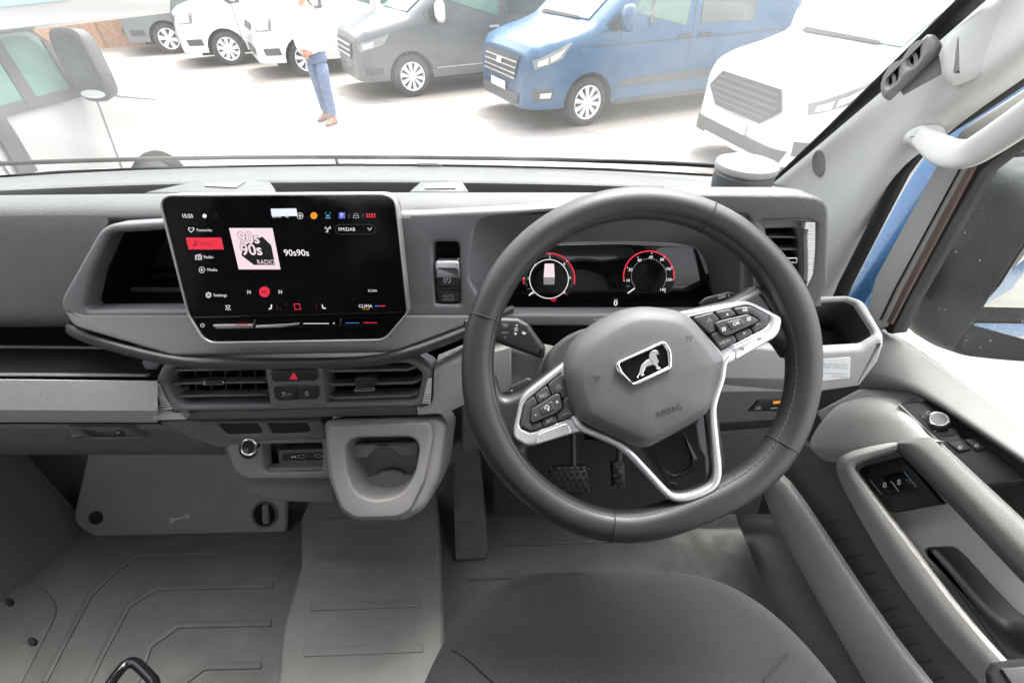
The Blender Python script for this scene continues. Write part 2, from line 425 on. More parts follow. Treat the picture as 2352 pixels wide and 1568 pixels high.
for a, b, h_ in (((340, 675), (1105, 650), 20), ((283, 995), (1110, 965), 21), ((230, 1335), (1125, 1300), 22), ((385, 365), (1000, 350), 17)):
    rib(tz, q8([a, b]), h_, d=.003)
plate('side_flap', q7([(-100, 985), (250, 945, 60), (375, 1090, 60), (60, 1700), (-200, 1700)]), fl.off(.004), .005, 'floor', cab, bevel=.003)
for p in q7([(195, 1302), (48, 1055)]):
    plate('screw', circ(p[0], p[1], 9, 16), fl.off(.013), .01, 'black', cab, bevel=.002)
# footrest beside the tunnel
fr_ = tilt(1080, 1287, PZ(1080, 1287, FZ).y, 58)
plate('footrest', [(1040, 1000), (1098, 1000), (1122, 1262, 14), (1116, 1284, 10), (1044, 1288)], fr_.off(.012), .03, 'floor', cab, bevel=.006)
for y0, y1 in ((1115, 1180), (1195, 1258)):
    plate('footrest_pad', [(1051, y0, 5), (1092, y0, 5), (1095, y1, 5), (1052, y1, 5)], fr_.off(.0145), .003, 'floor', cab, bevel=.002)
# front bulkhead, toe board
fw = tilt(420, 1228, PZ(420, 1228, FZ).y + .005, 36)
bh = plate('bulkhead', [(-900, 1238), (-900, 700), (1900, 700), (1900, 1238)], tilt(420, 1230, PZ(420, 1230, FZ).y + .03, 36), .05, 'floor', cab, bevel=0)
tb = plate('service_panel', [(205, 1030), (660, 1025), (655, 1222, 6), (215, 1232, 50), (165, 1200, 40)], fw.off(.012), .014, 'panelgrey', cab, bevel=.005)
S7 = fw.off(.012)
wr = q7([(1052, 545), (1075, 530), (1082, 542), (1160, 522), (1162, 510), (1185, 508), (1170, 517), (1175, 525), (1187, 522), (1180, 540), (1163, 532), (1085, 552), (1078, 566), (1050, 570), (1068, 558), (1066, 548)])
mark('wrench_mark', [wr], S7, 'tickgrey', tb)
plate('recess', circ(607, 1182, 26, 24, ry=27), S7.off(.0015), .003, 'blackmatt', tb, bevel=.001)
plate('turn_lock', [(600, 1160, 3), (612, 1160, 3), (615, 1204, 3), (602, 1204, 3)], S7.off(.012), .012, 'clipgrey', tb, bevel=.004)
plate('lock_rim', circ(607, 1182, 31, 28, ry=31), S7.off(.003), .004, 'floor', tb, bevel=.002, holes=[circ(607, 1182, 25, 28, ry=26)], hd=.003)
plate('knob', circ(217, 1190, 15, 18), S7.off(.006), .006, 'black', tb, bevel=.003)
# left kick wall
wl = [[PZ(-150, 1600, FZ), PZ(0, 1388, FZ), PZ(165, 1250, FZ), PZ(200, 1200, FZ)], ]
top = [v + V((-.10, .12, .42)) for v in wl[0]]
grid('kick_panel', [wl[0], [(a + b) / 2 + V((-.015, 0, 0)) for a, b in zip(wl[0], top)], top], 'glovebox', cab, smooth=50)
box('left_side_wall', (-1.36, -1.6, FZ), (-1.30, 1.0, 1.50), 'doordark', cab)
box('right_side_wall', (.70, -1.6, FZ - .3), (.74, -.55, 1.5), 'doordark', cab)
shell = thing('van_shell', 'inside of the van cab shell, pale roof lining above the windscreen', 'van shell', (-.3, .2, 2.5))
box('roof_lining', (-1.36, -1.66, 2.46), (.74, .30, 2.50), 'pillar', shell)
box('rear_wall', (-1.36, -1.66, FZ), (.74, -1.6, 2.05), 'backcab', shell)
box('cant_rail', (.60, -.55, 2.16), (.74, .26, 2.46), 'pillar', shell)
box('cant_rail', (-1.36, -.45, 2.1), (-1.24, .26, 2.46), 'pillar', shell)
sweep('pillar_post', [V((-1.24, .98, 1.5)), V((-1.14, .35, 2.48))], .05, .05, (1, 0, 0), 'pillar', shell)
box('side_lining', (-1.36, -1.6, 1.5), (-1.30, -.45, 2.46), 'pillar', shell)
box('side_lining', (.70, -1.6, 1.5), (.74, -.55, 2.46), 'pillar', shell)
box('overhead_shelf_blocker', (-1.30, .02, 2.26), (.70, .36, 2.46), 'backcab', shell, .02)  # unseen header shelf, added and sized to keep sky light off seat and floor

# ================================================================== dashboard
dash = thing('dashboard', 'grey dashboard with dark soft pad, recesses, vents and pale lower trim', 'dashboard', (-.1, .7, 1.0))
S = tilt(650, 620, .52, 15)
B = tilt(980, 620, .575, 15)
XS = [-420, -150, 225, 600, 960, 1300, 1600, 1760]
def prow(prof, xs):   # profile rows of (py, Y) -> grid rows across the cab
    return [[PY(x, y + (0 if x > 300 else 4 if x > 0 else 8), Y) for x in xs] for y, Y in prof]
grid('soft_pad', prow([(447, .72), (441, .69), (443, .672), (452, .65), (466, .632), (480, .622), (494, .6165), (504, .6135), (507, .65)], XS), 'pad', dash, sub=1)
lf = [(497, .6155, 262), (520, .609, 240), (600, .593, 200), (690, .577, 165), (728, .570, 190), (742, .572, 230), (749, .585, 260), (752, .62, 300), (750, .70, 330)]
grid('soft_pad', [[PY(x, y, Y) for x in (-420, -150, 60, xe - 60, xe)] for y, Y, xe in lf], 'pad', dash, sub=1)
# tray behind the pad, cowl and windscreen foot
cx_ = [-420, -120, 140, 420, 800, 1100, 1400, 1660, 1800]
cwl = [420, 418, 397, 386, 380, 383, 391, 406, 418]      # windscreen foot
cfr = [444, 437, 424, 415, 412, 414, 420, 430, 436]      # front edge of cowl
cyb = [.84, .93, 1.02, 1.08, 1.11, 1.10, 1.06, 1.02, 1.0]
rows = []
for k, (f, dy, dz) in enumerate(((0, 0, 0), (.3, -.035, .0), (.75, -.085, .0), (.95, -.108, .0), (1.0, -.118, -.004), (1.0, -.118, -.02), (1.0, -.118, -.12))):
    rows.append([PY(x, a + (b - a) * f, Y + dy) + V((0, 0, dz)) for x, a, b, Y in zip(cx_, cwl, cfr, cyb)])
grid('cowl', rows, 'pad', dash, sub=1)
zt = 2 - .43
mesh('tray', [(-1.4, .70, zt), (.45, .70, zt), (.45, 1.05, zt), (-1.4, 1.05, zt)], [(0, 1, 2, 3)], 'blackmatt', dash)
hz = Pl((0, 0, 2 - .335), (0, 0, 1))
q1 = lambda p: [(x * .35155, y * .35155) for x, y in p]
plate('holder_ramp', q1([(930, 1255), (1290, 1176), (1530, 1165), (1765, 1184), (1795, 1225), (1790, 1262)]), hz.off(.0), .1, 'pad', dash, bevel=.006)
plate('holder_slot', q1([(1335, 1215), (1345, 1200), (1600, 1188), (1540, 1225)]), hz.off(.002), .004, 'fascia', dash, bevel=0)
plate('holder_block', [(938, 440), (965, 417, 4), (1062, 415, 4), (1078, 440)], hz, .1, 'pad', dash, bevel=.004)
plate('holder_slot', [(975, 433), (988, 423), (1045, 421.5), (1046, 432)], hz.off(.002), .004, 'fascia', dash, bevel=0)

# ---- fascia bezel
binn = [(1092, 506, 40), (1235, 490, 30), (1450, 474), (1660, 486, 60), (1728, 545, 60), (1724, 690, 20), (1660, 722, 10), (1120, 722, 20), (1076, 640, 50)]
rec = [(252, 535, 25), (560, 518), (560, 712), (192, 714, 14), (210, 630)]
fas = plate('fascia', [(235, 516, 60), (560, 495), (960, 490), (1225, 478), (1450, 462), (1700, 468, 40), (1762, 520, 40), (1758, 752), (1085, 748), (170, 742, 30), (132, 700, 40)], B.off(.003), .045, 'fascia', dash, bevel=.005,
            holes=[binn, rec, [(993, 556, 14), (1055, 556, 14), (1058, 700, 6), (1000, 700, 6)]], hd=.03, segs=4)
lipP = tilt(600, 721, B.h(600, 721).y - .004, 42)
plate('lip', [(136, 700, 20), (190, 723), (940, 723), (1092, 723), (1092, 738), (905, 808, 60), (395, 816, 70), (168, 750, 40)], lipP, .03, 'lip', dash, bevel=.004)
# soft band under the lip
up = [(150, 738), (172, 760), (395, 824), (520, 826), (800, 824), (905, 816), (1092, 744), (1180, 700)]
bnd = []
for k, (dy, Yk) in enumerate(((-3, .0), (4, -.012), (14, -.012), (22, .0), (24, .03))):
    bnd.append([PY(x, y + dy, lipP.h(x, y).y + Yk + .006 + (.035 if x < 160 else .006 if x < 200 else 0)) for x, y in up])
grid('soft_band', bnd, 'pad', dash, sub=2)
# recess box left of the display
def tub(name, loop_px, pl, deep, shrink, m, parent, floor=None, shift=(0, 0), bev=0):
    l = clean([pl.uv(pl.h(*p)) for p in rounded(loop_px)])
    if area2(l) < 0: l.reverse()
    cx, cy = sum(p[0] for p in l) / len(l), sum(p[1] for p in l) / len(l)
    lp = [[pl.w(u, v, 0) for u, v in l]]
    for f in (.5, .93, 1.0):
        s_ = 1 - shrink * (f if f < 1 else 1.12)
        lp.append([pl.w(cx + (u - cx) * s_ + shift[0] * f, cy + (v - cy) * s_ + shift[1] * f, -deep * min(1, f + .0)) for u, v in l])
    return loft(name, lp, m, parent, cap=(False, True))
tub('recess_box', rec, B.off(-.02), .14, .06, 'button', dash)
rb = tilt(300, 718, B.h(300, 718).y + .01, 84)
for i in range(26):
    x = 205 + i * 8.6
    plate('mat_rib', [(x, 716), (x + 4, 716), (x + 16, 700), (x + 12, 700)], rb.off(.004), .004, 'rubber', dash, bevel=.0008, segs=1)
plate('recess_ledge', [(300, 660), (440, 660), (440, 671), (300, 671)], B.off(-.10), .004, 'fascia', dash, bevel=.001)

# ---- electric parking brake switch
eb = B.off(-.004)
plate('switch_well', [(990, 553, 14), (1058, 553, 14), (1061, 703, 6), (997, 703, 6)], B.off(-.028), .004, 'blackmatt', dash, bevel=0)
sw = plate('parking_brake_switch', [(1000, 604, 8), (1055, 604, 8), (1057, 661, 3), (1002, 661, 3)], eb.off(.006), .03, 'button', dash, bevel=.003)
plate('chrome_cap', [(999, 600, 8), (1054, 600, 8), (1056, 640), (1051, 640), (1050, 618, 4), (1004, 618, 4), (1003, 640), (1000, 640)], eb.off(.008), .02, 'silver', sw, bevel=.002)
mark('amber_light', [[(1019, 624), (1035, 624), (1035, 628), (1019, 628)]], eb.off(.006), 'e_orange', sw)
text('P', 1027, 643, 7, eb.off(.006), 'whiteprint', sw)
mark('ring_mark', [strippoly(arcpx(1027, 643, 7.5, 110, 250, 8), 1.4), strippoly(arcpx(1027, 643, 7.5, -70, 70, 8), 1.4)], eb.off(.006), 'whiteprint', sw)
sh = plate('auto_hold_switch', [(1002, 665, 3), (1057, 665, 3), (1059, 696, 8), (1005, 696, 8)], eb.off(.004), .03, 'button', dash, bevel=.003)
text('AUTO', 1030, 680, 6, eb.off(.004), 'greyprint', sh); text('HOLD', 1030, 688.5, 6, eb.off(.004), 'greyprint', sh)
plate('switch_step', [(1001, 661), (1057, 661), (1057, 665), (1002, 665)], eb.off(0), .02, 'fascia', dash, bevel=.0005)

# ---- centre vents
G = tilt(675, 835, .535, 20)
VL = [(418, 848, 14), (612, 845), (624, 925), (425, 928, 20), (385, 885, 10)]
q6 = lambda p: Q(360, 860, .34014, p)
VLh = q6([(185, 175, 30), (885, 165), (920, 440), (240, 452, 40), (150, 290, 20)])
VRh = q6([(1320, 155), (1950, 145, 40), (2050, 220, 20), (2010, 400, 40), (1960, 425, 20), (1345, 430)])
vf = plate('vent_frame', q6([(75, 280, 20), (130, 150, 60), (200, 125, 40), (1960, 105, 60), (2120, 195, 30), (2128, 280), (2115, 420, 40), (2040, 462, 30), (220, 500, 60), (110, 455, 40)]), G.off(.006), .05, 'fascia', dash, bevel=.006, holes=[VLh, VRh], hd=.04, segs=4)
tub('vent_duct', VLh, G.off(-.02), .06, .05, 'blackmatt', dash); tub('vent_duct', VRh, G.off(-.02), .06, .05, 'blackmatt', dash)
def slat(pts, pl, w=6, m='fascia', d=.02, nm='slat', parent=vf): return plate(nm, strippoly(pts, w), pl, d, m, parent, bevel=.0012, segs=2)
vs0 = G.off(-.004)
for a, b in (((190, 195), (880, 182)), ((185, 292), (900, 280)), ((225, 386), (905, 373))): slat(q6([a, b]), vs0, 4.5)
for a in range(6):
    x = 260 + a * 110
    plate('vane', q6([(x, 200), (x + 14, 200), (x + 24, 440), (x + 10, 440)]), G.off(-.02), .02, 'black', vf, bevel=.0005, segs=1)
for pts in ([(1330, 180), (1370, 200), (1930, 190), (2000, 170)], [(1345, 285), (1380, 300), (1980, 285), (2040, 258)], [(1355, 385), (1390, 398), (1960, 382), (2030, 355)]): slat(q6(pts), vs0, 6)
plate('tab', q6([(430, 272, 8), (580, 268, 8), (588, 300, 8), (436, 303, 8)]), G.off(.004), .006, 'chrome', vf, bevel=.001, holes=[q6([(440, 278, 4), (576, 274, 4), (580, 294, 4), (443, 297, 4)])], hd=.004)
plate('tab', q6([(1545, 245, 10), (1710, 240, 10), (1695, 330, 10), (1548, 335, 10)]), G.off(.006), .012, 'button', vf, bevel=.002)
plate('tab_edge', q6([(1545, 330, 5), (1693, 322, 5), (1694, 344, 6), (1546, 350, 6)]), G.off(.0075), .004, 'silverside', vf, bevel=.001, holes=[q6([(1555, 335), (1684, 328), (1684, 337), (1556, 343)])], hd=.003)
plate('tick_groove', q6([(70, 282), (108, 280), (130, 370), (160, 440), (215, 484), (150, 480), (108, 440), (82, 350)]), G.off(.0076), .004, 'black', vf, bevel=.0004, segs=1)
for i in range(11):
    t = i / 10; x0, y0 = 78 + t * 45, 292 + t * 178; x1 = 108 + t * 90 * (t * .4 + .6); h_ = 20 - t * 13
    if i == 10: x0 += 20
    plate('tick', q6([(x0, y0), (x1, y0 - 2), (x1 + 6, y0 + h_), (x0 + 4 + t * 6, y0 + h_ + 2)]), G.off(.0085), .002, 'tickgrey', vf, bevel=.0002, segs=1)
plate('tick_groove', q6([(2084, 244), (2120, 240), (2116, 420), (2080, 452), (2030, 448), (2062, 400)]), G.off(.0076), .004, 'black', vf, bevel=.0004, segs=1)
for i in range(11):
    t = i / 10; x1, y0 = 2116 - t * 8, 250 + t * 178; x0 = 2086 - t * 40; h_ = 20 - t * 12
    plate('tick', q6([(x0, y0), (x1, y0 - 2), (x1 - 2, y0 + h_), (x0 - 5, y0 + h_ + 2)]), G.off(.0085), .002, 'tickgrey', vf, bevel=.0002, segs=1)
hp = plate('hazard_panel', q6([(885, 165), (1310, 155), (1338, 440), (930, 452)]), G.off(.009), .03, 'fascia', dash, bevel=.003)
HB = G.off(.012)
hb = plate('hazard_switch', q6([(922, 192, 8), (1272, 185, 8), (1280, 272, 14), (936, 282, 14)]), HB, .012, 'button', hp, bevel=.003)
tri = lambda cx, cy, r: [(cx, cy - r), (cx + r * .95, cy + r * .62), (cx - r * .95, cy + r * .62)]
def ringpoly(o, i_): return [[o[k], o[(k + 1) % len(o)], i_[(k + 1) % len(o)], i_[k]] for k in range(len(o))]
c6 = q6([(1100, 238)])[0]
mark('warning_triangle', ringpoly(tri(c6[0], c6[1], 9.5), tri(c6[0], c6[1], 6.3)) + ringpoly(tri(c6[0], c6[1], 4.4), tri(c6[0], c6[1], 2)), HB, 'e_red', hb)
b1 = plate('traction_switch', q6([(945, 318, 6), (1118, 314), (1125, 412), (965, 420, 14)]), HB, .012, 'button', hp, bevel=.002)
text('OFF', *q6([(1062, 370)])[0], 5.2, HB, 'greyprint', b1)
x, y = q6([(1025, 368)])[0]
mark('skid_mark', [[(x - 3, y - 5), (x + 3, y - 5), (x + 3.5, y), (x - 3.5, y)], [(x - 3, y + 2), (x - 1, y + 2), (x - 2, y + 6), (x - 4, y + 6)], [(x + 1, y + 2), (x + 3, y + 2), (x + 4, y + 6), (x + 2, y + 6)]], HB, 'greyprint', b1)
b2 = plate('door_lock_switch', q6([(1128, 314), (1282, 310, 6), (1288, 404, 14), (1135, 412)]), HB, .012, 'button', hp, bevel=.002)
x, y = q6([(1196, 363)])[0]
mark('lock_mark', ringpoly([(x - 3, y - 5), (x + 3, y - 5), (x + 4, y + 5), (x - 3, y + 5)], [(x - 1.2, y - 2), (x + 1.5, y - 2), (x + 2, y + 3), (x - 1.2, y + 3)]), HB, 'greyprint', b2)
plate('switch_bar', q6([(1000, 306), (1228, 301), (1228, 309), (1000, 314)]), G.off(.0115), .003, 'lower', hp, bevel=.0005)

# ---- pale trim strip, left of the vents, then the one right of them
def strip3(nm, xs, prof, m, sub=0):
    return grid(nm, [[PY(x, y + dy * (x - xs[0]) / (xs[-1] - xs[0]), Y) for x in xs] for y, dy, Y in prof], m, dash, sub=sub, smooth=25)
strip3('trim_strip', [-420, -100, 150, 362], [(866, 8, .56), (866, 8, .516), (868, 8, .5115), (888, 6, .5065), (939, 4, .494), (941, 4, .495), (965, 2, .508), (968, 2, .512), (970, 0, .55)], 'trim')
plate('trim_end', q6([(75, 290), (118, 455, 30), (220, 505, 50), (262, 506), (300, 555), (60, 560), (60, 290)]), G.off(.003), .03, 'trim', dash, bevel=.001)
plate('lower_strip', q6([(262, 508), (1998, 462), (2008, 522), (300, 557)]), tilt(675, 945, .512, -8), .04, 'lip', dash, bevel=.002)
tr2 = tilt(1040, 890, .515, 12)
plate('trim_strip', q6([(2132, 195), (2350, 105), (2700, 20), (2700, 330), (2350, 450), (2220, 512, 30), (2012, 524), (2000, 466), (2050, 466, 20), (2118, 425, 20)]), tr2, .05, 'trim', dash, bevel=.003)
plate('band_panel', [(1000, 840), (1140, 770), (1170, 790), (1170, 830), (1010, 872)], tilt(1040, 850, .545, 15), .03, 'pad', dash, bevel=.004)
plate('band_panel', q6([(0, 90), (130, 140), (60, 235), (30, 235), (-20, 140)]), tilt(350, 840, .545, 15), .03, 'fascia', dash, bevel=.003)
# open shelf on the passenger side
sh_y = .516
mesh('shelf_floor', [PY(-420, 863, sh_y + .005), PY(355, 868, sh_y + .005), PY(355, 868, sh_y + .005) + V((0, .3, -.03)), PY(-420, 863, sh_y + .005) + V((0, .3, -.03))], [(0, 1, 2, 3)], 'blackmatt', dash)
plate('shelf_back', [(-420, 740), (420, 740), (420, 900), (-420, 900)], tilt(200, 800, .70, 5), .02, 'blackmatt', dash, bevel=0)
plate('shelf_lip', [(-420, 788), (318, 795, 10), (334, 803), (-420, 798)], tilt(150, 795, .60, 40), .02, 'fascia', dash, bevel=.004)
plate('shelf_edge', [(-420, 857), (334, 861), (334, 866), (-420, 862)], tilt(150, 860, sh_y + .004, 30), .01, 'fascia', dash, bevel=.002)
plate('shelf_side', [(318, 795), (340, 795), (360, 866), (345, 866)], tilt(340, 830, .57, 15), .03, 'fascia', dash, bevel=.004)
# ---- glovebox lid with handle
gx = [-420, -100, 150, 380, 470, 520]
prof = [(968, .545), (971, .525), (985, .521), (1010, .519), (1030, .521), (1040, .532), (1046, .56), (1040, .66)]
rows = []
for y, Y in prof:
    rows.append([PY(x, y + (0 if x < 400 else 0), Y) for x in gx])
gb = grid('glovebox_lid', rows, 'glovebox', dash, sub=1, smooth=50)
gp = tilt(250, 990, .5155, 8)
q5 = lambda p: Q(0, 880, .2381, p)
plate('handle_recess', q5([(700, 790), (810, 788), (1300, 788, 30), (1500, 890, 20), (1490, 905), (730, 905, 20)]), gp.off(.003), .01, 'glovebox', gb, bevel=.002, holes=[q5([(810, 795), (1290, 795, 20), (1470, 888, 10), (980, 898)])], hd=.006)
plate('handle_well', q5([(800, 790), (1300, 790), (1490, 895), (970, 905)]), gp.off(.0), .003, 'black', gb, bevel=0)
plate('handle', q5([(735, 880), (800, 870), (980, 900), (1495, 888, 5), (1500, 900, 5), (740, 905, 8)]), gp.off(.007), .008, 'lower', gb, bevel=.003)
x, y = q5([(1240, 855)])[0]
plate('lock_barrel', circ(x, y, 11, 18, ry=5), gp.off(.006), .005, 'button', gb, bevel=.001)
plate('key_slot', circ(x, y - 1, 5, 10, ry=1.3), gp.off(.008), .002, 'silverside', gb, bevel=.0004)
plate('seam_panel', q6([(100, 572), (300, 560), (560, 570), (900, 700), (720, 760), (560, 765), (330, 690)]), tilt(500, 1000, .513, 20), .02, 'lower', dash, bevel=.004)
# ---- centre stack below the vents
cs = tilt(600, 985, .512, 10)
plate('blank_panel', q6([(400, 575), (1290, 562), (1330, 600), (1330, 700), (520, 706, 30), (470, 690, 20)]), cs, .04, 'lower', dash, bevel=.003,
      holes=[q6([(530, 585), (825, 578), (885, 660, 8), (610, 668, 20)]), q6([(895, 580), (1195, 570), (1222, 640, 20), (1200, 655, 8), (945, 662, 8)])], hd=.006)
plate('blank_cover', q6([(520, 580), (1230, 565), (1230, 665), (600, 672)]), cs.off(-.003), .004, 'black', dash, bevel=0)
sk = tilt(640, 1080, .485, 25)
stk = plate('socket_shelf', q6([(575, 780), (600, 700), (880, 690), (1330, 680), (1420, 1180), (900, 1160, 60), (740, 1090, 80), (650, 1000, 60)]), sk.off(-.012), .09, 'lower', dash, bevel=.008, segs=4, holes=[q6([(870, 745), (1305, 735), (1305, 925), (890, 933)])], hd=.02)
plate('socket_face', q6([(605, 770, 10), (625, 705), (860, 700), (1440, 688), (1450, 988), (740, 992, 80), (660, 930, 50)]), sk, .03, 'pocket', dash, bevel=.004,
      holes=[q6([(862, 735), (1310, 725), (1310, 935), (880, 943, 12)])], hd=.03)
tub('usb_well', q6([(858, 725), (1370, 715), (1370, 945), (880, 953, 12)]), sk.off(-.012), .04, .06, 'doordark', dash)
plate('usb_ledge', q6([(890, 918, 10), (1400, 905), (1400, 945), (895, 950, 10)]), sk.off(-.001), .02, 'lower', dash, bevel=.006)
up_ = plate('usb_panel', q6([(985, 778), (1400, 768), (1400, 880), (990, 890)]), sk.off(-.02), .02, 'lower', dash, bevel=.002)
u2 = plate('usb_plate', q6([(1012, 804, 6), (1400, 795), (1400, 850), (1012, 858, 6)]), sk.off(-.018), .004, 'button', dash, bevel=.001)
for cxy in ((1155, 825), (1280, 821)):
    x, y = q6([cxy])[0]
    plate('usb_port', circ(x, y, 8, 14, ry=3.6), sk.off(-.0165), .002, 'blackmatt', u2, bevel=.0003, segs=1)
    mark('port_rim', ringpoly(circ(x, y, 8.2, 14, ry=4), circ(x, y, 6.6, 14, ry=2.8)), sk.off(-.0163), 'greyprint', u2)
x, y = q6([(1102, 828)])[0]
mark('usb_mark', [[(x - 5, y - .6), (x + 5, y - .6), (x + 5, y + .6), (x - 5, y + .6)], [(x + 3, y - 2), (x + 6, y), (x + 3, y + 2)], circ(x - 5, y, 1.8, 8), [(x - 1, y), (x + 1, y - 3), (x + 2.6, y - 3), (x + .6, y)]], sk.off(-.018), 'whiteprint', u2)
x, y = q6([(762, 760)])[0]
plate('socket_dish', circ(x, y + 4, 23, 28, ry=24), sk.off(.002), .006, 'black', dash, bevel=.004)
ls = plate('lighter_socket', circ(x + 1, y, 20, 28, ry=20.5), sk.off(.012), .016, 'chrome', dash, bevel=.002, holes=[circ(x, y, 15, 24, ry=15.5)], hd=.016)
plate('socket_cap', circ(x, y + 1, 16, 24), sk.off(.004), .01, 'black', ls, bevel=.002)
plate('cap_tab', Q(360, 860, .34014, [(722, 770), (740, 760), (740, 778), (758, 766), (768, 778), (745, 798)]), sk.off(.005), .001, 'lower', ls, bevel=.0003, segs=1)
# ---- cup pocket
C_ = tilt(890, 960, .50, 43)
pk = plate('cup_pocket', q6([(1300, 560, 20), (2165, 528, 30), (2215, 620), (2160, 1000, 120), (2060, 1230, 90), (1900, 1312, 60), (1540, 1312, 60), (1430, 1250, 90), (1340, 1000, 60)]), C_.off(-.006), .15, 'pocket', dash, bevel=.016, segs=5,
            holes=[q6([(1420, 650), (2070, 640), (2030, 980), (1930, 1160), (1700, 1195), (1540, 1150), (1450, 980)])], hd=.03)
hole = q6([(1465, 690, 40), (2040, 680, 40), (1990, 960, 80), (1890, 1118, 80), (1700, 1152, 60), (1560, 1110, 60), (1490, 960, 60)])
face = q6([(1342, 600, 60), (2112, 568, 60), (2125, 680), (2062, 1000, 100), (1955, 1232, 80), (1850, 1276, 40), (1560, 1284, 40), (1450, 1222, 80), (1375, 1000, 60), (1338, 680)])
plate('pocket_rim', face, C_.off(.002), .02, 'pocket', pk, bevel=.005, holes=[hole], hd=.016, segs=4)
tub('pocket_well', hole, C_.off(-.012), .066, .14, 'pocket', pk, shift=(0, .004))
plate('pocket_ledge', q6([(1490, 735, 10), (2025, 718, 10), (2010, 815), (1880, 822, 20), (1850, 785, 30), (1790, 752, 30), (1720, 752, 30), (1665, 785, 30), (1640, 835, 20), (1510, 838)]), C_.off(-.038), .03, 'pocket', pk, bevel=.004)
plate('pocket_mat', q6([(1590, 985, 10), (1680, 972, 10), (1740, 940, 20), (1810, 925, 20), (1880, 935, 20), (1915, 965, 10), (1985, 965), (1965, 1060), (1880, 1160), (1700, 1180), (1590, 1130)]), C_.off(-.062), .02, 'rubber', pk, bevel=.004)
# carcass behind everything
box('carcass', (-1.3, .74, 1.25), (.50, .95, 1.53), 'blackmatt', dash)
plate('lower_dash', [(735, 950), (1100, 930), (1130, 1010), (1000, 1090), (760, 1100)], tilt(900, 1000, .60, 10), .1, 'doordark', dash, bevel=.005)
# ---- right hand side: outer vent, tray, knee panel
RV = tilt(1800, 590, .575, 12, 8)
vho = q = [(1736, 508, 14), (1850, 506, 20), (1876, 514, 12), (1864, 632, 16), (1846, 668, 10), (1742, 676)]
plate('vent_surround', [(1540, 446), (1830, 448), (1905, 456, 75), (1902, 655, 30), (1876, 710, 30), (1728, 716), (1722, 494, 20), (1540, 484)], RV.off(.01), .06, 'pad', dash, bevel=.005, segs=4, holes=[vho], hd=.02)
v2h = [(1742, 526), (1828, 524, 8), (1836, 560), (1836, 640), (1828, 682), (1742, 682)]
vr = plate('outer_vent', [(1700, 490), (1892, 490), (1888, 705), (1700, 712)], RV.off(-.004), .04, 'fascia', dash, bevel=.004, holes=[v2h], hd=.03)
tub('vent_duct', v2h, RV.off(-.02), .05, .03, 'blackmatt', dash)
for y in (544, 572, 630): slat([(1730, y), (1833, y + 1)], RV.off(-.008), 5, m='lip', parent=vr)
plate('tab', [(1770, 591, 4), (1832, 591, 4), (1833, 605, 4), (1770, 605, 4)], RV.off(-.002), .01, 'chrome', vr, bevel=.001, holes=[[(1775, 595), (1828, 595), (1829, 601), (1775, 601)]], hd=.006)
for i in range(30):
    t = i / 30; y = 511 + t * 164
    xl = 1857 + 4 * math.sin(t * 3) - max(0, t - .85) * 60 + 6 * max(0, .2 - t) * 5; xr = 1876 - .5 * t - max(0, t - .7) * 45
    if t < .08: xl -= 8
    plate('light_tick', [(xl - 5, y), (xr - 3, y), (xr - 3.5, y + 4.4), (xl - 5, y + 4.4)], RV.off(.009), .014, 'white', vr, bevel=.0004, segs=1)
plate('vent_top_trim', [(1755, 499), (1850, 501, 10), (1872, 506), (1868, 511), (1845, 508), (1757, 505)], RV.off(.008), .006, 'lip', dash, bevel=.001)
# bottle tray
TR = tilt(1940, 745, .575, 62, 0)
cav = [(1780, 694), (1945, 686, 20), (1968, 694, 20), (2012, 762, 20), (2004, 786, 14), (1960, 799, 20), (1780, 806)]
plate('tray_rim', [(1700, 683), (1948, 678, 40), (1985, 690, 40), (2030, 768, 20), (2030, 796, 14), (1990, 816, 14), (1700, 822)], TR.off(.004), .012, 'trim', dash, bevel=.004, holes=[cav], hd=.01)
tub('tray_well', cav, TR.off(-.004), .10, .10, 'doordark', dash)
plate('bottle_ring', [(1780, 752), (1880, 750, 40), (1930, 766, 30), (1965, 795), (1780, 803)], TR.off(-.06), .03, 'blackmatt', dash, bevel=.003)
TF = tilt(1900, 850, .505, -3, 4)
tf = plate('tray_front', [(1640, 790), (1880, 806), (1985, 800, 30), (2030, 774, 20), (2031, 800, 16), (2020, 832, 10), (1976, 889, 14), (1885, 902), (1640, 905)], tilt(1900, 850, .50, 8, 4), .014, 'trim', dash, bevel=.008, segs=4)
TFp = tilt(1900, 850, .50, 8, 4)
plate('trim_facet', [(1600, 866), (1885, 868), (1885, 905), (1600, 880)], TFp.off(.002), .02, 'lip', dash, bevel=.004)
lb = plate('sticker', [(1860, 827, 3), (1954, 820, 4), (1952, 868, 4), (1860, 877, 3)], TFp.off(.001), .0008, 'whiteprint', dash, bevel=.0003, segs=1)
for s_, y in (('ng des Pop-Out,', 838), ('Fremdkörper entfernen!', 845), ('ng of the popout in', 859), ('ant before', 866)):
    text(s_, 1948, y, 4.6, TFp.off(.0012), 'greyprint', lb, align='RIGHT')
KN = tilt(1740, 930, .525, -12)
kp = plate('knee_panel', [(1630, 868), (1900, 888), (1850, 965), (1800, 1000), (1640, 1000)], KN, .04, 'lower', dash, bevel=.006)
ks = plate('switch_plate', [(1718, 945), (1742, 919, 6), (1840, 917), (1840, 945)], KN.off(.002), .006, 'black', kp, bevel=.002)
mark('amber_light', [[(1776, 921), (1794, 920), (1794, 926), (1776, 927)]], KN.off(.002), 'e_orange', ks)
mark('switch_mark', [[(1735, 937), (1748, 936), (1748, 939), (1735, 940)], [(1738, 932), (1740, 932), (1740, 936), (1738, 936)], [(1744, 931), (1746, 931), (1746, 936), (1744, 936)], [(1770, 936), (1786, 935), (1786, 938), (1770, 939)]], KN.off(.002), 'greyprint', ks)
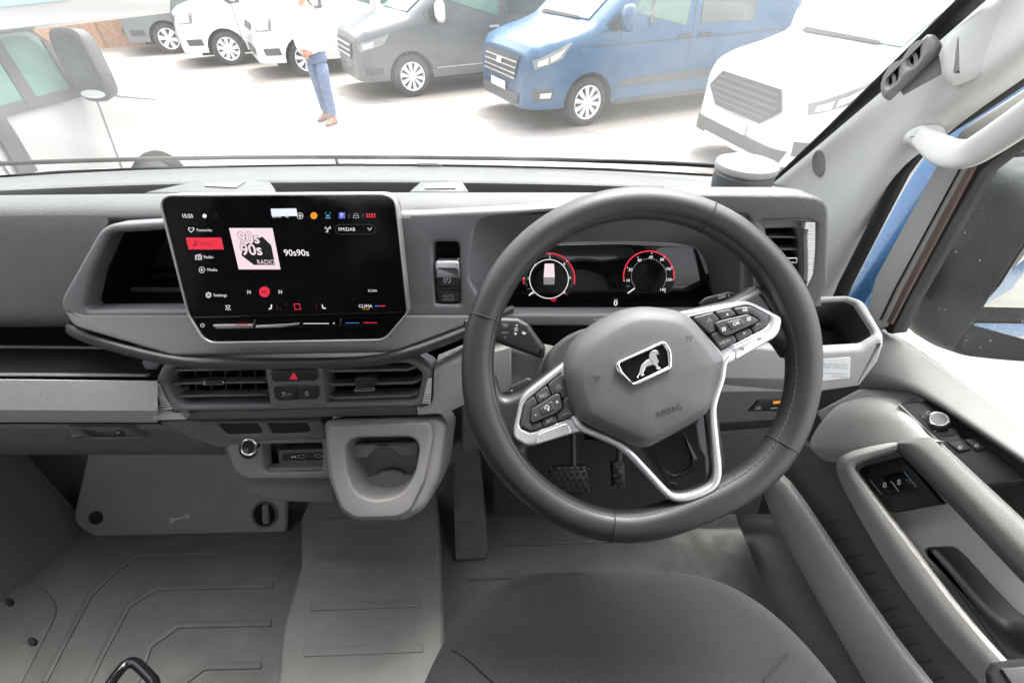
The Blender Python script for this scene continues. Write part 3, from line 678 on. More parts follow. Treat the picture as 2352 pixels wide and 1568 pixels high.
plate('knee_slot', [(1640, 972), (1800, 963), (1790, 980), (1640, 992)], KN.off(.001), .01, 'black', kp, bevel=.001)
plate('under_column', [(1130, 930), (1280, 900), (1280, 830), (1135, 800), (1100, 840)], tilt(1200, 870, .56, 10), .05, 'trim', dash, bevel=.006)
plate('under_column', [(1060, 925), (1230, 905), (1230, 985), (1060, 1040)], tilt(1150, 950, .55, -8), .05, 'lower', dash, bevel=.006)
plate('footwell_shade', [(1135, 1180), (1135, 960), (1800, 940), (1800, 1180)], fw.off(.006), .004, 'carpetdark', cab, bevel=0)  # dark sheet over the bulkhead stands in for footwell shade behind the pedals
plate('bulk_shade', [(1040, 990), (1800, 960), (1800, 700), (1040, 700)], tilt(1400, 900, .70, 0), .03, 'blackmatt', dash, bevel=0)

# ================================================================== instrument cluster
K = tilt(1390, 650, .635, 20)
kl = [(1168, 566, 16), (1420, 560), (1600, 568, 20), (1655, 722, 10), (1160, 726, 10)]
clu = thing('instrument_cluster', 'black digital instrument panel with two red-edged dials behind the steering wheel', 'instrument panel', K.h(1400, 720))
# funnel of the binnacle belongs to the dash
ol = [B.off(.0).h(*p) for p in [(1075, 640), (1092, 510), (1235, 492), (1450, 476), (1655, 488), (1726, 550), (1722, 690), (1655, 727), (1120, 727)]]
il = [K.off(.002).h(*p) for p in [(1160, 640), (1170, 563), (1260, 558), (1420, 554), (1560, 560), (1612, 585), (1640, 680), (1650, 722), (1160, 724)]]
ml_ = [(a * .35 + b * .65) for a, b in zip(ol, il)]
rs = lambda lp: [v for v in crom(lp, 4, True)]
loft('binnacle', [rs(ol), rs(ml_), rs(il)], 'fascia', dash, smooth=60)
plate('glass', kl, K, .01, 'gloss', clu, bevel=.001)
cq = lambda p: Q(1240, 580, .2636, p)
KK = K.off(.0005)
(lx, ly), (rx, ry) = cq([(503, 445), (1450, 420)])
dl = plate('rev_dial', circ(lx, ly, 60, 40), K.off(.0006), .0004, 'screen', clu, bevel=0)
mark('dial_ring', ringpoly(circ(lx, ly, 45.5, 48), circ(lx, ly, 43.6, 48)), K.off(.0008), 'e_white', dl)
mark('red_arc', [strippoly(arcpx(lx, ly, 59, -12, 100, 24), 3), strippoly(arcpx(lx, ly, 59, 168, 192, 8), 3)], K.off(.0008), 'e_red', dl)
mark('shade_arc', ringpoly(arcpx(lx, ly, 57, -20, 200, 24) , arcpx(lx, ly, 51, -20, 200, 24))[:-1], K.off(.0007), 'e_vdim', dl)
mark('van_picture', [cq([(462, 300), (550, 300), (557, 430), (452, 430)])], K.off(.0008), 'e_pink', dl)
mark('van_picture', [cq([(452, 432), (557, 432), (552, 498), (452, 498)])], K.off(.0008), 'e_dim', dl)
for s_, p in zip('0123456', [(350, 577), (305, 440), (368, 308), (510, 250), (645, 305), (702, 435), (650, 572)]):
    text(s_, *cq([p])[0], 6.5, K.off(.0008), 'e_white', dl, bold=.01)
mark('needle', [strippoly(cq([(312, 602), (345, 572)]), 3)], K.off(.001), 'e_white', dl)
mark('tick_mark', [circ(*cq([p])[0], 1.3, 8) for p in ((510, 216), (670, 280), (268, 440))], K.off(.001), 'e_white', dl)
mark('red_dot', [circ(*cq([p])[0], 1.6, 8) for p in ((676, 588), (740, 430))], K.off(.001), 'e_red', dl)
dr = plate('speed_dial', circ(rx, ry, 60, 40), K.off(.0006), .0004, 'screen', clu, bevel=0)
mark('red_arc', [strippoly(arcpx(rx, ry, 58, -8, 190, 36), 3)], K.off(.0008), 'e_red', dr)
for s_, p in zip(('10', '20', '40', '60', '80', '100', '120', '140'), [(1250, 460), (1275, 358), (1360, 268), (1470, 238), (1575, 262), (1635, 350), (1635, 452), (1580, 547)]):
    text(s_, *cq([p])[0], 6.2, K.off(.0008), 'e_white', dr, bold=.01)
mark('tick_mark', [circ(*q_, .9, 6) for q_ in arcpx(rx, ry, 40.5, -35, 215, 30)] + [circ(*cq([p])[0], 1.3, 8) for p in ((1215, 463), (1248, 338), (1345, 240), (1477, 202), (1597, 235), (1668, 330), (1670, 455), (1603, 568))], K.off(.001), 'e_white', dr)
mark('needle', [strippoly(cq([(1250, 580), (1315, 533)]), 3)], K.off(.001), 'e_white', dr)
text('mph', *cq([(1253, 512)])[0], 3.5, K.off(.0008), 'e_dim', dr); text('mph', *cq([(1138, 637)])[0], 4.2, K.off(.0008), 'e_dim', clu)
text('0', *cq([(1135, 675)])[0], 12, K.off(.0008), 'e_white', clu, bold=.02)
x, y = cq([(548, 642)])[0]
mark('brake_warning', ringpoly(circ(x, y, 6, 14, ry=4.6), circ(x, y, 4.6, 14, ry=3.2)), K.off(.0008), 'e_red', clu); text('P', x, y, 5, K.off(.0008), 'e_red', clu, bold=.03)
text('x1000', *cq([(312, 540)])[0], 2.6, K.off(.0008), 'e_dim', dl)

# ================================================================== centre display
ts = thing('touchscreen', 'large black touchscreen in a silver frame showing the radio page', 'touchscreen', S.h(680, 790))
so_ = [(360, 447, 30), (909, 444, 40), (939, 719, 20), (885, 784, 40), (468, 791, 50), (428, 722, 40)]
si_ = [(364.5, 451.5, 28), (904.5, 448.5, 37), (933.5, 718, 18), (882, 779.5, 38), (471.5, 786.5, 46), (432.5, 722, 38)]
plate('housing', [(366, 452, 30), (905, 449, 40), (935, 719, 20), (882, 780, 40), (470, 787, 50), (432, 722, 40)], S.off(-.006), .03, 'black', ts, bevel=.004)
plate('silver_frame', so_, S.off(.003), .016, 'silverside', ts, bevel=.0018, holes=[si_], hd=.004, segs=4)
gp_ = plate('screen_glass', si_, S, .006, 'screen', ts, bevel=0)
U = lambda p: [(340 + q[0] * .27344, 422.6 + q[1] * .27344) + tuple(q[2:]) for q in p]
u1 = lambda x, y: U([(x, y)])[0]
def tt(s_, x, y, h_, m='e_white', **k): return text(s_, *u1(x, y), h_, S, m, ts, **k)
def mk(nm, polys, m, k=.0006): return mark(nm, [U(p) for p in polys], S, m, ts, k)
cz = lambda x, y, r, n_=18, ry=None: circ(x, y, r, n_, ry=ry)
rg = lambda x, y, r1, r2, n_=20: ringpoly(cz(x, y, r1, n_), cz(x, y, r2, n_))
rc = lambda x0, y0, x1, y1: [(x0, y0), (x1, y0), (x1, y1), (x0, y1)]
tt('15:23', 330, 270, 8, bold=.015)
mk('status_icon', [cz(475, 269, 18)], 'e_white'); mk('status_icon', rg(566, 265, 22, 18, 4), 'e_vdim')
tt('20.0 °C', 1110, 268, 8.5, m='e_white')
mk('message_bubble', [[(1030, 208), (1245, 205), (1255, 262), (1250, 269), (1040, 272)]], 'e_bubble', .0012)
mk('add_icon', rg(1277, 268, 27, 23) + [rc(1262, 265, 1292, 271), rc(1274, 253, 1280, 283)], 'e_white')
mk('help_icon', [cz(1393, 266, 29)], 'e_orange'); tt('?', 1393, 266, 7, m='e_album', k=.001)
mk('assist_icon', [[(1495, 275), (1500, 258), (1522, 258), (1528, 275)], rc(1488, 282, 1536, 290)] + [strippoly(arcpx(1511, 264, 28, 20, 70, 5), 4), strippoly(arcpx(1511, 264, 28, 110, 160, 5), 4)], 'e_cyan')
mk('parking_icon', [rc(1603, 238, 1655, 291)], 'e_blue'); tt('P', 1629, 265, 9, k=.001)
mk('car_icon', ringpoly([(1722, 268), (1734, 246), (1760, 246), (1772, 268), (1772, 288), (1722, 288)], [(1728, 270), (1738, 251), (1756, 251), (1766, 270), (1766, 282), (1728, 282)]) + [rc(1730, 264, 1764, 270)], 'e_dim')
mk('menu_icon', [rc(1832 + i * 21, 248 + j * 20, 1846 + i * 21, 262 + j * 20) for i in range(4) for j in range(2)], 'e_red')
mk('divider', [rc(1686, 252, 1689, 284), rc(1803, 250, 1806, 282)], 'e_dim')
heart = [(362, 410), (338, 386), (336, 372), (346, 364), (356, 368), (362, 377), (368, 368), (378, 364), (388, 372), (386, 386)]
mk('heart_icon', ringpoly(heart, [(362 + (a - 362) * .72, 384 + (b - 384) * .72) for a, b in heart]), 'e_white')
tt('Favourite', 408, 388, 6.2, m='e_white', align='LEFT')
mk('menu_highlight', [[(317, 450), (615, 450), (638, 550), (340, 550)]], 'e_red')
mk('note_icon', [cz(384, 515, 8), cz(404, 510, 8), rc(390, 484, 394, 515), rc(409, 480, 413, 510), [(390, 484), (413, 478), (413, 486), (390, 492)]], 'e_darkred', .001)
tt('Playing', 440, 500, 6, m='e_darkred', align='LEFT', k=.001)
mk('radio_icon', ringpoly(rc(396, 598, 452, 636), rc(401, 603, 447, 631)) + rg(432, 617, 11, 7, 12) + [rc(404, 608, 416, 611), rc(404, 616, 416, 619), [(402, 598), (442, 586), (443, 590), (408, 600)]], 'e_white')
tt('Radio', 468, 614, 6.2, align='LEFT')
mk('media_icon', rg(452, 721, 26, 22) + [[(445, 708), (463, 721), (445, 734)]], 'e_white'); tt('Media', 497, 721, 6.2, align='LEFT')
mk('gear_icon', rg(508, 932, 20, 15) + rg(508, 932, 9, 6, 12) + [strippoly([(508 + 18 * math.cos(a), 932 + 18 * math.sin(a)), (508 + 25 * math.cos(a), 932 + 25 * math.sin(a))], 9) for a in [i * math.pi / 4 for i in range(8)]], 'e_white')
tt('Settings', 550, 934, 6.2, align='LEFT')
mk('album_cover', [[(680, 370), (1045, 370), (1113, 717), (762, 717)]], 'e_pink')
mk('album_shadow', [[(960, 442), (1035, 515), (1068, 680), (890, 680), (785, 600), (800, 520), (900, 470)]], 'e_album', .0009)
for x, y in ((846, 458), (868, 556)):
    tt('90s', x, y, 24, m='e_album', k=.0011, bold=.05, sx=.98); tt('90s', x, y, 24, m='e_pink', k=.0014, bold=.02, sx=.98)
tt('RADIO', 990, 657, 10, m='e_pink', k=.0014, sx=.88)
tt('90s90s', 1247, 580, 14, bold=.012)
mk('antenna_icon', [strippoly(arcpx(1510, 370, r_, a, a + 60, 5), 4) for r_ in (12, 22) for a in (-30, 150)] + [strippoly([(1492, 408), (1530, 355)], 4), rc(1507, 372, 1513, 408)], 'e_white')
mk('source_pill', ringpoly(*[[(1600 - d, 338 - d), (1880 + d, 338 - d), (1912 + d, 365), (1912 + d, 400), (1885 + d, 424 + d), (1602 - d, 424 + d), (1572 - d, 400), (1570 - d, 365)] for d in (0, -5)]), 'e_vdim')
tt('FM/DAB', 1670, 382, 7.6); mk('chevron', [strippoly([(1845, 368), (1861, 390), (1878, 366)], 5)], 'e_white')
mk('previous_icon', [rc(835, 890, 839, 925)] + ringpoly([(860, 892), (842, 907), (862, 924)], [(856, 899), (847, 907), (857, 916)]), 'e_white')
mk('mute_button', [cz(978, 905, 45, 28)], 'e_red'); mk('mute_mark', [rc(958, 896, 970, 916), rc(975, 884, 980, 928), rc(988, 892, 994, 920)], 'e_darkred', .001)
mk('next_icon', [rc(1120, 890, 1124, 922)] + ringpoly([(1097, 888), (1117, 906), (1098, 922)], [(1101, 896), (1111, 906), (1102, 914)]), 'e_white')
tt('SCAN', 1885, 897, 5.2); tt('CLIMA', 1826, 1026, 7); tt('AC Off', 1830, 1050, 3.4, m='e_orange')
mk('climate_bar', [rc(1905, 1020, 1945, 1028)], 'e_lblue'); mk('climate_bar', [rc(1946, 1020, 1992, 1028)], 'e_red')
mk('defrost_icon', ringpoly([(650, 1018), (690, 1018), (682, 1042), (658, 1042)], [(656, 1022), (684, 1022), (678, 1038), (662, 1038)]), 'e_white'); tt('MAX', 673, 1054, 3.6)
mk('seat_icon', [[(1032, 1012), (1042, 1012), (1040, 1045), (1030, 1052), (1012, 1052), (1012, 1046), (1028, 1042)]], 'e_white')
mk('seat_icon', [[(1458, 1012), (1466, 1012), (1472, 1036), (1494, 1040), (1494, 1048), (1466, 1046)]], 'e_white')
sq = lambda d: [(1222 - d + 4, 1006 - d), (1272 + d, 1006 - d), (1283 + d, 1052 + d), (1230 - d + 4, 1056 + d)]
mk('home_icon', ringpoly(sq(2), sq(-4)), 'e_red')
mk('level_bars', [rc(1080, y, 1094, y + 3) for y in range(1015, 1052, 7)] + [rc(1408, y, 1422, y + 3) for y in range(1010, 1046, 7)], 'e_darkred')
plate('glass_step', U([(355, 1118), (2140, 1078), (2142, 1084), (356, 1125)]), S.off(.0012), .002, 'gloss', ts, bevel=.0006, segs=2)
tb_ = plate('slider_bar', U([(525, 1180, 14), (880, 1178), (1270, 1168), (1920, 1160), (1990, 1136), (1985, 1145), (1935, 1190, 30), (560, 1220, 30)]), S.off(.0028), .004, 'gloss', ts, bevel=.0022, segs=4)
plate('slider_edge', U([(530, 1182, 8), (880, 1178), (885, 1212), (570, 1219, 30)]), S.off(.0034), .003, 'silverside', ts, bevel=.0016)
plate('slider_edge', U([(905, 1185), (1272, 1168), (1270, 1182), (1120, 1205), (895, 1212)]), S.off(.0034), .003, 'silver', ts, bevel=.0016)
mk('slider_mark', [rc(1305, 1168, 1520, 1174), rc(1553, 1166, 1568, 1170), rc(1558, 1160, 1562, 1177)], 'e_white', .004)
mk('slider_mark', [rc(1660, 1163, 1775, 1169)], 'e_lblue', .004); mk('slider_mark', [rc(1808, 1161, 1923, 1167), rc(730, 1176, 840, 1181)], 'e_red', .0046)
for x, y in ((890, 1170), (1615, 1163)): plate('slider_divider', U([(x - 10, y + 25), (x - 4, y - 25), (x + 10, y - 27), (x + 4, y + 24)]), S.off(.005), .004, 'button', ts, bevel=.0008)
mk('power_icon', [strippoly(arcpx(457, 1186, 15, -240, 60, 14), 4), rc(455, 1168, 459, 1182)], 'e_white')
plate('film_tab', [(905, 480), (944, 481, 3), (944, 502, 4), (905, 500)], S.off(-.02), .0006, 'film', ts, bevel=0)
# ================================================================== steering wheel
WC = (1471.5, 841)
Wp = tilt(WC[0], WC[1], .366, 40)
sw_ = thing('steering_wheel', 'grey leather steering wheel with silver spokes and lion emblem', 'steering wheel', Wp.h(*WC))
qa = lambda p: Q(1140, 440, .5995, p)
qb = lambda p: Q(1260, 840, .28067, p)
qc = lambda p: Q(1500, 720, .2126, p)
uvc = Wp.uv(Wp.h(*WC)); PXM = (Wp.h(WC[0] + 100, WC[1]) - Wp.h(*WC)).length / 100
TB = R(-66)                       # direction of the lower spoke
def rimr(a):
    d = (a - TB + math.pi) % (2 * math.pi) - math.pi
    return 374.5 * PXM * (1 - .07 * math.exp(-(d / .45) ** 2))
def rimp(a, k=0): return Wp.w(uvc[0] + rimr(a) * math.cos(a), uvc[1] + rimr(a) * math.sin(a), k)
N_ = 120
path = [rimp(2 * math.pi * i / N_) for i in range(N_)]
def thick(t):
    a = 2 * math.pi * t; s_ = 0
    for c_ in (R(14), R(200), R(75) * 0 + R(160)): pass
    d1 = abs((a - R(22) + math.pi) % (2 * math.pi) - math.pi); d2 = abs((a - R(206) + math.pi) % (2 * math.pi) - math.pi)
    return .0174 + .0022 * math.exp(-(d1 / .3) ** 2) + .0022 * math.exp(-(d2 / .3) ** 2) + .0012 * math.exp(-((((a - R(300) + math.pi) % (2 * math.pi)) - math.pi) / .6) ** 2)
sweep('rim', path, thick, lambda t: thick(t) * .98, Wp.n, 'rim', sw_, closed=True, seg=24)
for aa in (162.5, 66, 259.5, 331):                                  # seams across the rim
    a = R(aa); p = rimp(a); T = (rimp(a + .01) - rimp(a - .01)).normalized(); Bn = T.cross(Wp.n); k = thick((a / (2 * math.pi)) % 1) + .0002
    sweep('seam', [p + (Bn * math.cos(q) + Wp.n * math.sin(q)) * k for q in [2 * math.pi * i / 28 for i in range(28)]], .0007, .0006, T, 'stitch', sw_, closed=True, seg=6)
vs_, fs = [], []
for i in range(300):                                               # stitches on the inner edge
    a = 2 * math.pi * i / 300; p = rimp(a); T = (rimp(a + .01) - rimp(a - .01)).normalized(); inn = T.cross(Wp.n).normalized()
    if inn.dot(Wp.p - p + Wp.n * 0 + (Wp.w(*uvc) - Wp.p)) < 0: inn = -inn
    k = thick(i / 300)
    c = p + (inn * math.cos(R(38)) + Wp.n * math.sin(R(38))) * (k + .0003)
    d = (T * .0020 + (Wp.n * .7 - inn * .4) * (.0009 if i % 2 else -.0009)); e = inn.cross(T) * .0005; f = inn * .0006
    j = len(vs_); vs_ += [c - d - e, c - d + e, c + d + e, c + d - e, c - d * .5 + f, c + d * .5 + f]
    fs += [(j, j + 1, j + 4), (j + 1, j + 2, j + 5, j + 4), (j + 2, j + 3, j + 5), (j + 3, j, j + 4, j + 5)]
tagp(mesh('stitching', vs_, fs, 'doordark', sw_), kind='stuff')
# leather roots of the two side spokes
plate('spoke', qa([(120, 800), (165, 840, 10), (192, 932, 20), (275, 900), (450, 770), (620, 900), (560, 1080), (480, 1085), (330, 1130), (292, 1140, 10), (300, 1180), (200, 1200), (100, 1000)]), Wp.off(.004), .022, 'rim', sw_, bevel=.01, segs=4)
plate('spoke', qa([(940, 560), (1150, 515, 10), (1225, 478, 25), (1262, 452, 10), (1330, 470), (1440, 640), (1400, 760), (1362, 705, 10), (1335, 680), (1150, 770), (1000, 800), (900, 700)]), Wp.off(.004), .022, 'rim', sw_, bevel=.01, segs=4)
plate('spoke', qb([(700, 860), (800, 870), (1050, 1000), (1440, 1420), (1540, 1490, 60), (1640, 1490, 60), (1860, 1400, 60), (1960, 1300, 60), (1990, 1150), (1900, 500), (1300, 700)]), Wp.off(-.004), .03, 'rim', sw_, bevel=.008)
# silver trims
plate('silver_trim', qb([(532, 238), (150, 530, 60), (84, 830, 60), (86, 915, 30), (205, 985, 40), (285, 972), (612, 870), (700, 850), (620, 700), (560, 500)]), Wp.off(.011), .014, 'silver', sw_, bevel=.0035, holes=[qb([(560, 290), (185, 590, 40), (140, 790, 20), (160, 825, 10), (238, 858, 20), (660, 700)])], hd=.006, segs=4)
plate('pad_well', qb([(560, 285), (180, 585), (135, 800), (235, 865), (665, 705)]), Wp.off(.0065), .003, 'black', sw_, bevel=0)
plate('silver_trim', qc([(900, 290), (985, 270), (1690, 148, 60), (1785, 162, 60), (2135, 335, 60), (2152, 380, 30), (2122, 520, 60), (2062, 592, 40), (1590, 852), (1440, 935), (1380, 760), (1200, 560)]), Wp.off(.011), .014, 'silver', sw_, bevel=.0035, holes=[qc([(1030, 352), (1720, 206, 30), (1790, 216, 30), (2004, 322, 20), (1996, 400, 20), (1955, 455, 20), (1420, 735)])], hd=.006, segs=4)
plate('pad_well', qc([(1020, 350), (1720, 200), (1795, 212), (2010, 322), (1998, 405), (1420, 742)]), Wp.off(.0065), .003, 'black', sw_, bevel=0)
tv = qb([(618, 705), (665, 790), (740, 835), (860, 885), (1010, 955), (1120, 1045), (1280, 1215), (1440, 1385), (1520, 1428), (1620, 1428), (1750, 1385), (1850, 1325), (1888, 1250), (1893, 1150), (1872, 950), (1850, 720), (1852, 620), (1880, 510), (1920, 390)]) + qc([(1425, 960), (1440, 880), (1500, 800)])
tvp = crom([Wp.off(.008).h(*p) for p in tv], 4)
sweep('silver_trim', tvp, .0042, .006, Wp.n, 'silver', sw_, seg=14, power=.7)
gi = plate('gloss_insert', qb([(1250, 980), (1300, 1000), (1480, 1360), (1520, 1390, 20), (1620, 1390, 20), (1800, 1310, 30), (1860, 1230, 20), (1855, 1080), (1800, 690), (1700, 640), (1300, 760)]), Wp.off(.006), .006, 'gloss', sw_, bevel=.001,
      holes=[qb([(1280, 1000), (1480, 1225, 30), (1520, 1237, 20), (1650, 1190, 40), (1690, 1120, 30), (1600, 870), (1400, 840)])], hd=.02)
plate('insert_floor', qb([(1270, 990), (1500, 1245), (1700, 1180), (1600, 840), (1400, 820)]), Wp.off(.0025), .003, 'gloss', sw_, bevel=0)
# airbag cover
ab = qa([(462, 760), (500, 690), (580, 618), (690, 558), (775, 543), (870, 549), (948, 568), (1010, 622), (1106, 742), (1112, 778), (1080, 885), (1054, 972), (1000, 1022), (850, 1106), (805, 1128), (775, 1133), (742, 1126), (700, 1108), (538, 1032), (492, 985), (452, 835)])
A0 = Wp.off(.018); al = [A0.uv(A0.h(*p)) for p in ab]; acx, acy = sum(p[0] for p in al) / len(al), sum(p[1] for p in al) / len(al)
al = [(p.x, p.y) for p in crom([(u, v, 0) for u, v in al], 3, True)]
lp = []
for s_, k in ((1.0, -.03), (1.0, -.006), (.985, .002), (.95, .008), (.88, .0135), (.815, .0165), (.78, .0175), (.6, .0195), (.35, .0205), (.1, .021)):
    lp.append([A0.w(acx + (u - acx) * s_, acy + (v - acy) * s_, k) for u, v in al])
ac = loft('airbag_cover', lp, 'airbag', sw_, cap=(False, True), smooth=50)
AP = A0.off(.021)
em = qc([(178, 870), (215, 860), (740, 622, 25), (800, 650, 20), (850, 770, 40), (855, 920, 20), (840, 950, 15), (420, 1145, 20), (370, 1140, 20), (190, 960, 15)])
ef = plate('emblem', qc([(185, 905, 15), (215, 862, 15), (735, 624, 20), (775, 630, 15), (835, 715, 20), (853, 800, 10), (851, 920, 15), (835, 948, 12), (425, 1142, 25), (385, 1145, 20), (195, 975, 20)]), AP.off(.004), .010, 'chrome', sw_, bevel=.0018,
           holes=[qc([(228, 888, 6), (738, 660, 8), (790, 740, 14), (805, 820), (810, 915, 6), (405, 1112, 10), (385, 1108, 8), (270, 985, 14)])], hd=.006, segs=4)
plate('emblem_plate', qc([(220, 880), (740, 650), (800, 740), (820, 920), (400, 1122), (260, 980)]), AP.off(.0012), .003, 'gloss', sw_, bevel=0)
lion = qc([(600, 745), (620, 732), (655, 726), (682, 738), (684, 758), (698, 780), (690, 785), (676, 772), (662, 790), (676, 825), (694, 866), (688, 878), (674, 872), (684, 915), (690, 935), (712, 936), (706, 946), (668, 955), (652, 912), (632, 902), (548, 925), (528, 958), (508, 998), (510, 1010), (524, 1018), (490, 1036), (480, 1028), (474, 1000), (462, 1022), (445, 1055), (434, 1048), (456, 1015), (468, 990), (472, 965), (484, 918), (505, 888), (550, 848), (586, 832), (578, 795)])
plate('lion', lion, AP.off(.0026), .002, 'silver', sw_, bevel=.0004, segs=1)
mark('lion_line', [strippoly(qc([(583, 832), (605, 850), (622, 878)]), 1.3), strippoly(qc([(630, 900), (560, 915), (540, 930)]), 1.2)], AP.off(.0026), 'black', sw_)
p_ = qa([(887, 980)])[0]
text('AIRBAG', p_[0], p_[1], 13, A0.off(.0203), 'black', sw_, rot=20.5, sx=.95, k=.0006)
for p_, k in ((qb([(830, 378)])[0], 1), (qc([(1040, 590)])[0], -1)):
    x, y = p_; mark('horn_mark', [strippoly([(x - 8 * k, y - 6), (x - 4 * k, y + 6)], 1.6), strippoly([(x - 4 * k, y - 1), (x + 7 * k, y - 5)], 1.4), strippoly(arcpx(x + 2 * k, y + 2, 3.6, 0, 300, 8), 1.2)], A0.off(.0203), 'black', sw_)
# buttons
BP = Wp.off(.0125)
def key(pts, q, nm='button', pl=BP, m='button', bev=.0016, dep=.006): return plate(nm, q([(a, b, 6) for a, b in pts]), pl, dep, m, sw_, bevel=bev, segs=3)
mat('key', (.05, .05, .053), .42)
k1 = key([(277, 525), (384, 436), (418, 538), (302, 606)], qb, m='key'); text('RES', *qb([(350, 528)])[0], 8, BP, 'greyprint', k1, rot=21)
k2 = key([(391, 430), (520, 330), (590, 540), (518, 563), (505, 515), (470, 505), (424, 532)], qb, m='key')
k3 = key([(182, 602), (270, 531), (298, 608), (244, 645), (228, 770), (240, 782), (330, 755), (343, 815), (232, 850), (146, 795)], qb, m='key')
k4 = key([(336, 750), (458, 697), (476, 763), (348, 813)], qb, m='key'); text('SET', *qb([(405, 748)])[0], 8, BP, 'greyprint', k4, rot=21)
k5 = key([(466, 695), (530, 645), (520, 570), (592, 543), (650, 700), (482, 760)], qb, m='key'); text('MODE', *qb([(562, 688)])[0], 5, BP, 'greyprint', k5, rot=21)
x, y = qb([(560, 664)])[0]; mark('speed_mark', [strippoly(arcpx(x, y, 4, 0, 180, 8), 1)], BP, 'greyprint', k5)
x, y = qb([(485, 448)])[0]; mark('speed_mark', [strippoly(arcpx(x, y, 4.4, 0, 200, 8), 1), strippoly([(x, y), (x + 3, y - 2)], 1)], BP, 'greyprint', k2); text('CNCL', *qb([(490, 464)])[0], 3.6, BP, 'greyprint', k2, rot=21)
B2 = Wp.off(.0155)
k6 = key([(236, 765), (244, 652), (465, 512), (500, 520), (522, 640), (460, 690), (262, 773)], qb, pl=B2, m='key', dep=.009)
text('+', *qb([(474, 587)])[0], 9, B2, 'whiteprint', k6, bold=.01); text('-', *qb([(281, 697)])[0], 9, B2, 'whiteprint', k6, bold=.01)
k7 = key([(314, 646), (430, 567), (452, 652), (330, 713)], qb, pl=Wp.off(.0165), m='key', dep=.004)
x, y = qb([(383, 636)])[0]; mark('cruise_mark', [strippoly(arcpx(x, y, 5, -30, 230, 10), 1.2), strippoly([(x - 2, y), (x + 4, y + 4)], 1.1), [(x + 1, y + 3), (x + 6, y + 5), (x + 3, y + 8)]], Wp.off(.0165), 'whiteprint', k7)
k8 = key([(280, 970), (292, 872), (540, 778), (575, 785), (608, 868)], qb, nm='rocker', pl=Wp.off(.0125), m='silver')
for cxy, s_ in (((352, 893), -1), ((512, 838), 1)):
    x, y = qb([cxy])[0]; mark('level_mark', [[(x - 4 * s_, y + 2), (x + 4 * s_, y - 5), (x + 4 * s_, y + 1)]], Wp.off(.0125), 'greyprint', k8)
r1 = key([(1080, 347), (1330, 283), (1422, 378), (1345, 412), (1372, 498), (1297, 533)], qc, m='key')
x, y = qc([(1277, 378)])[0]; mark('voice_mark', [strippoly([(x - 4, y + 4), (x + 1, y), (x + 1, y - 6)], 1.2), strippoly(arcpx(x + 2, y, 4, -50, 50, 5), 1.1)], BP, 'greyprint', r1)
r2 = key([(1342, 280), (1542, 242), (1620, 318), (1435, 373)], qc, m='key'); x, y = qc([(1497, 312)])[0]; mark('arrow_mark', ringpoly(tri(x, y, 3.6), tri(x, y + .2, 2)), BP, 'whiteprint', r2)
r3 = key([(1562, 240), (1720, 212), (1788, 220), (1998, 325), (1988, 400), (1950, 452), (1818, 522), (1765, 462), (1876, 402), (1860, 362), (1770, 300), (1632, 318)], qc, m='key')
x, y = qc([(1705, 262)])[0]; mark('assist_mark', ringpoly(circ(x - 3, y, 2.6, 8), circ(x - 3, y, 1.4, 8)) + ringpoly(circ(x + 3, y - 1, 2.6, 8), circ(x + 3, y - 1, 1.4, 8)) + [strippoly([(x - 6, y - 4), (x + 5, y - 6)], 1)], BP, 'whiteprint', r3)
r4 = key([(1345, 412), (1425, 378), (1742, 304), (1862, 366), (1866, 398), (1500, 562), (1445, 558)], qc, pl=B2, m='key', dep=.009)
for c_ in ((1455, 482), (1750, 362)):
    x, y = qc([c_])[0]; mark('lane_mark', ringpoly(circ(x, y, 5.5, 4, .5), circ(x, y, 4, 4, .5)) + [strippoly([(x - 4, y + 4), (x + 4, y - 4)], 1.2)], B2, 'whiteprint', r4)
r5 = key([(1474, 402), (1650, 353), (1722, 420), (1546, 498)], qc, pl=Wp.off(.0165), m='key', dep=.004); text('OK', *qc([(1603, 415)])[0], 8, Wp.off(.0165), 'whiteprint', r5, rot=19)
r6 = key([(1303, 540), (1380, 507), (1438, 560), (1500, 568), (1570, 545), (1618, 628), (1420, 728)], qc, m='key'); text('VIEW', *qc([(1470, 633)])[0], 8, BP, 'greyprint', r6, rot=21)
r7 = key([(1578, 545), (1752, 465), (1808, 528), (1626, 627)], qc, m='key'); x, y = qc([(1695, 530)])[0]; mark('arrow_mark', ringpoly([(a, 2 * y - b) for a, b in tri(x, y, 3.6)], [(a, 2 * y - b) for a, b in tri(x, y + .2, 2)]), BP, 'whiteprint', r7)
r8 = key([(1566, 702), (1592, 848), (2030, 592), (1930, 527), (1600, 682)], qc, nm='rocker', pl=Wp.off(.0125), m='silver')
for c_, s_ in (((1672, 716), -1), ((1875, 600), 1)):
    x, y = qc([c_])[0]; mark('skip_mark', ringpoly([(x - 4 * s_, y - 4), (x + 4 * s_, y - 1.5), (x - 3 * s_, y + 4)], [(x - 2.6 * s_, y - 2.2), (x + 2 * s_, y - 1), (x - 2 * s_, y + 2)]) + [strippoly([(x + 5 * s_, y - 4), (x + 5 * s_, y + 3)], 1)], Wp.off(.0125), 'stitch', r8)
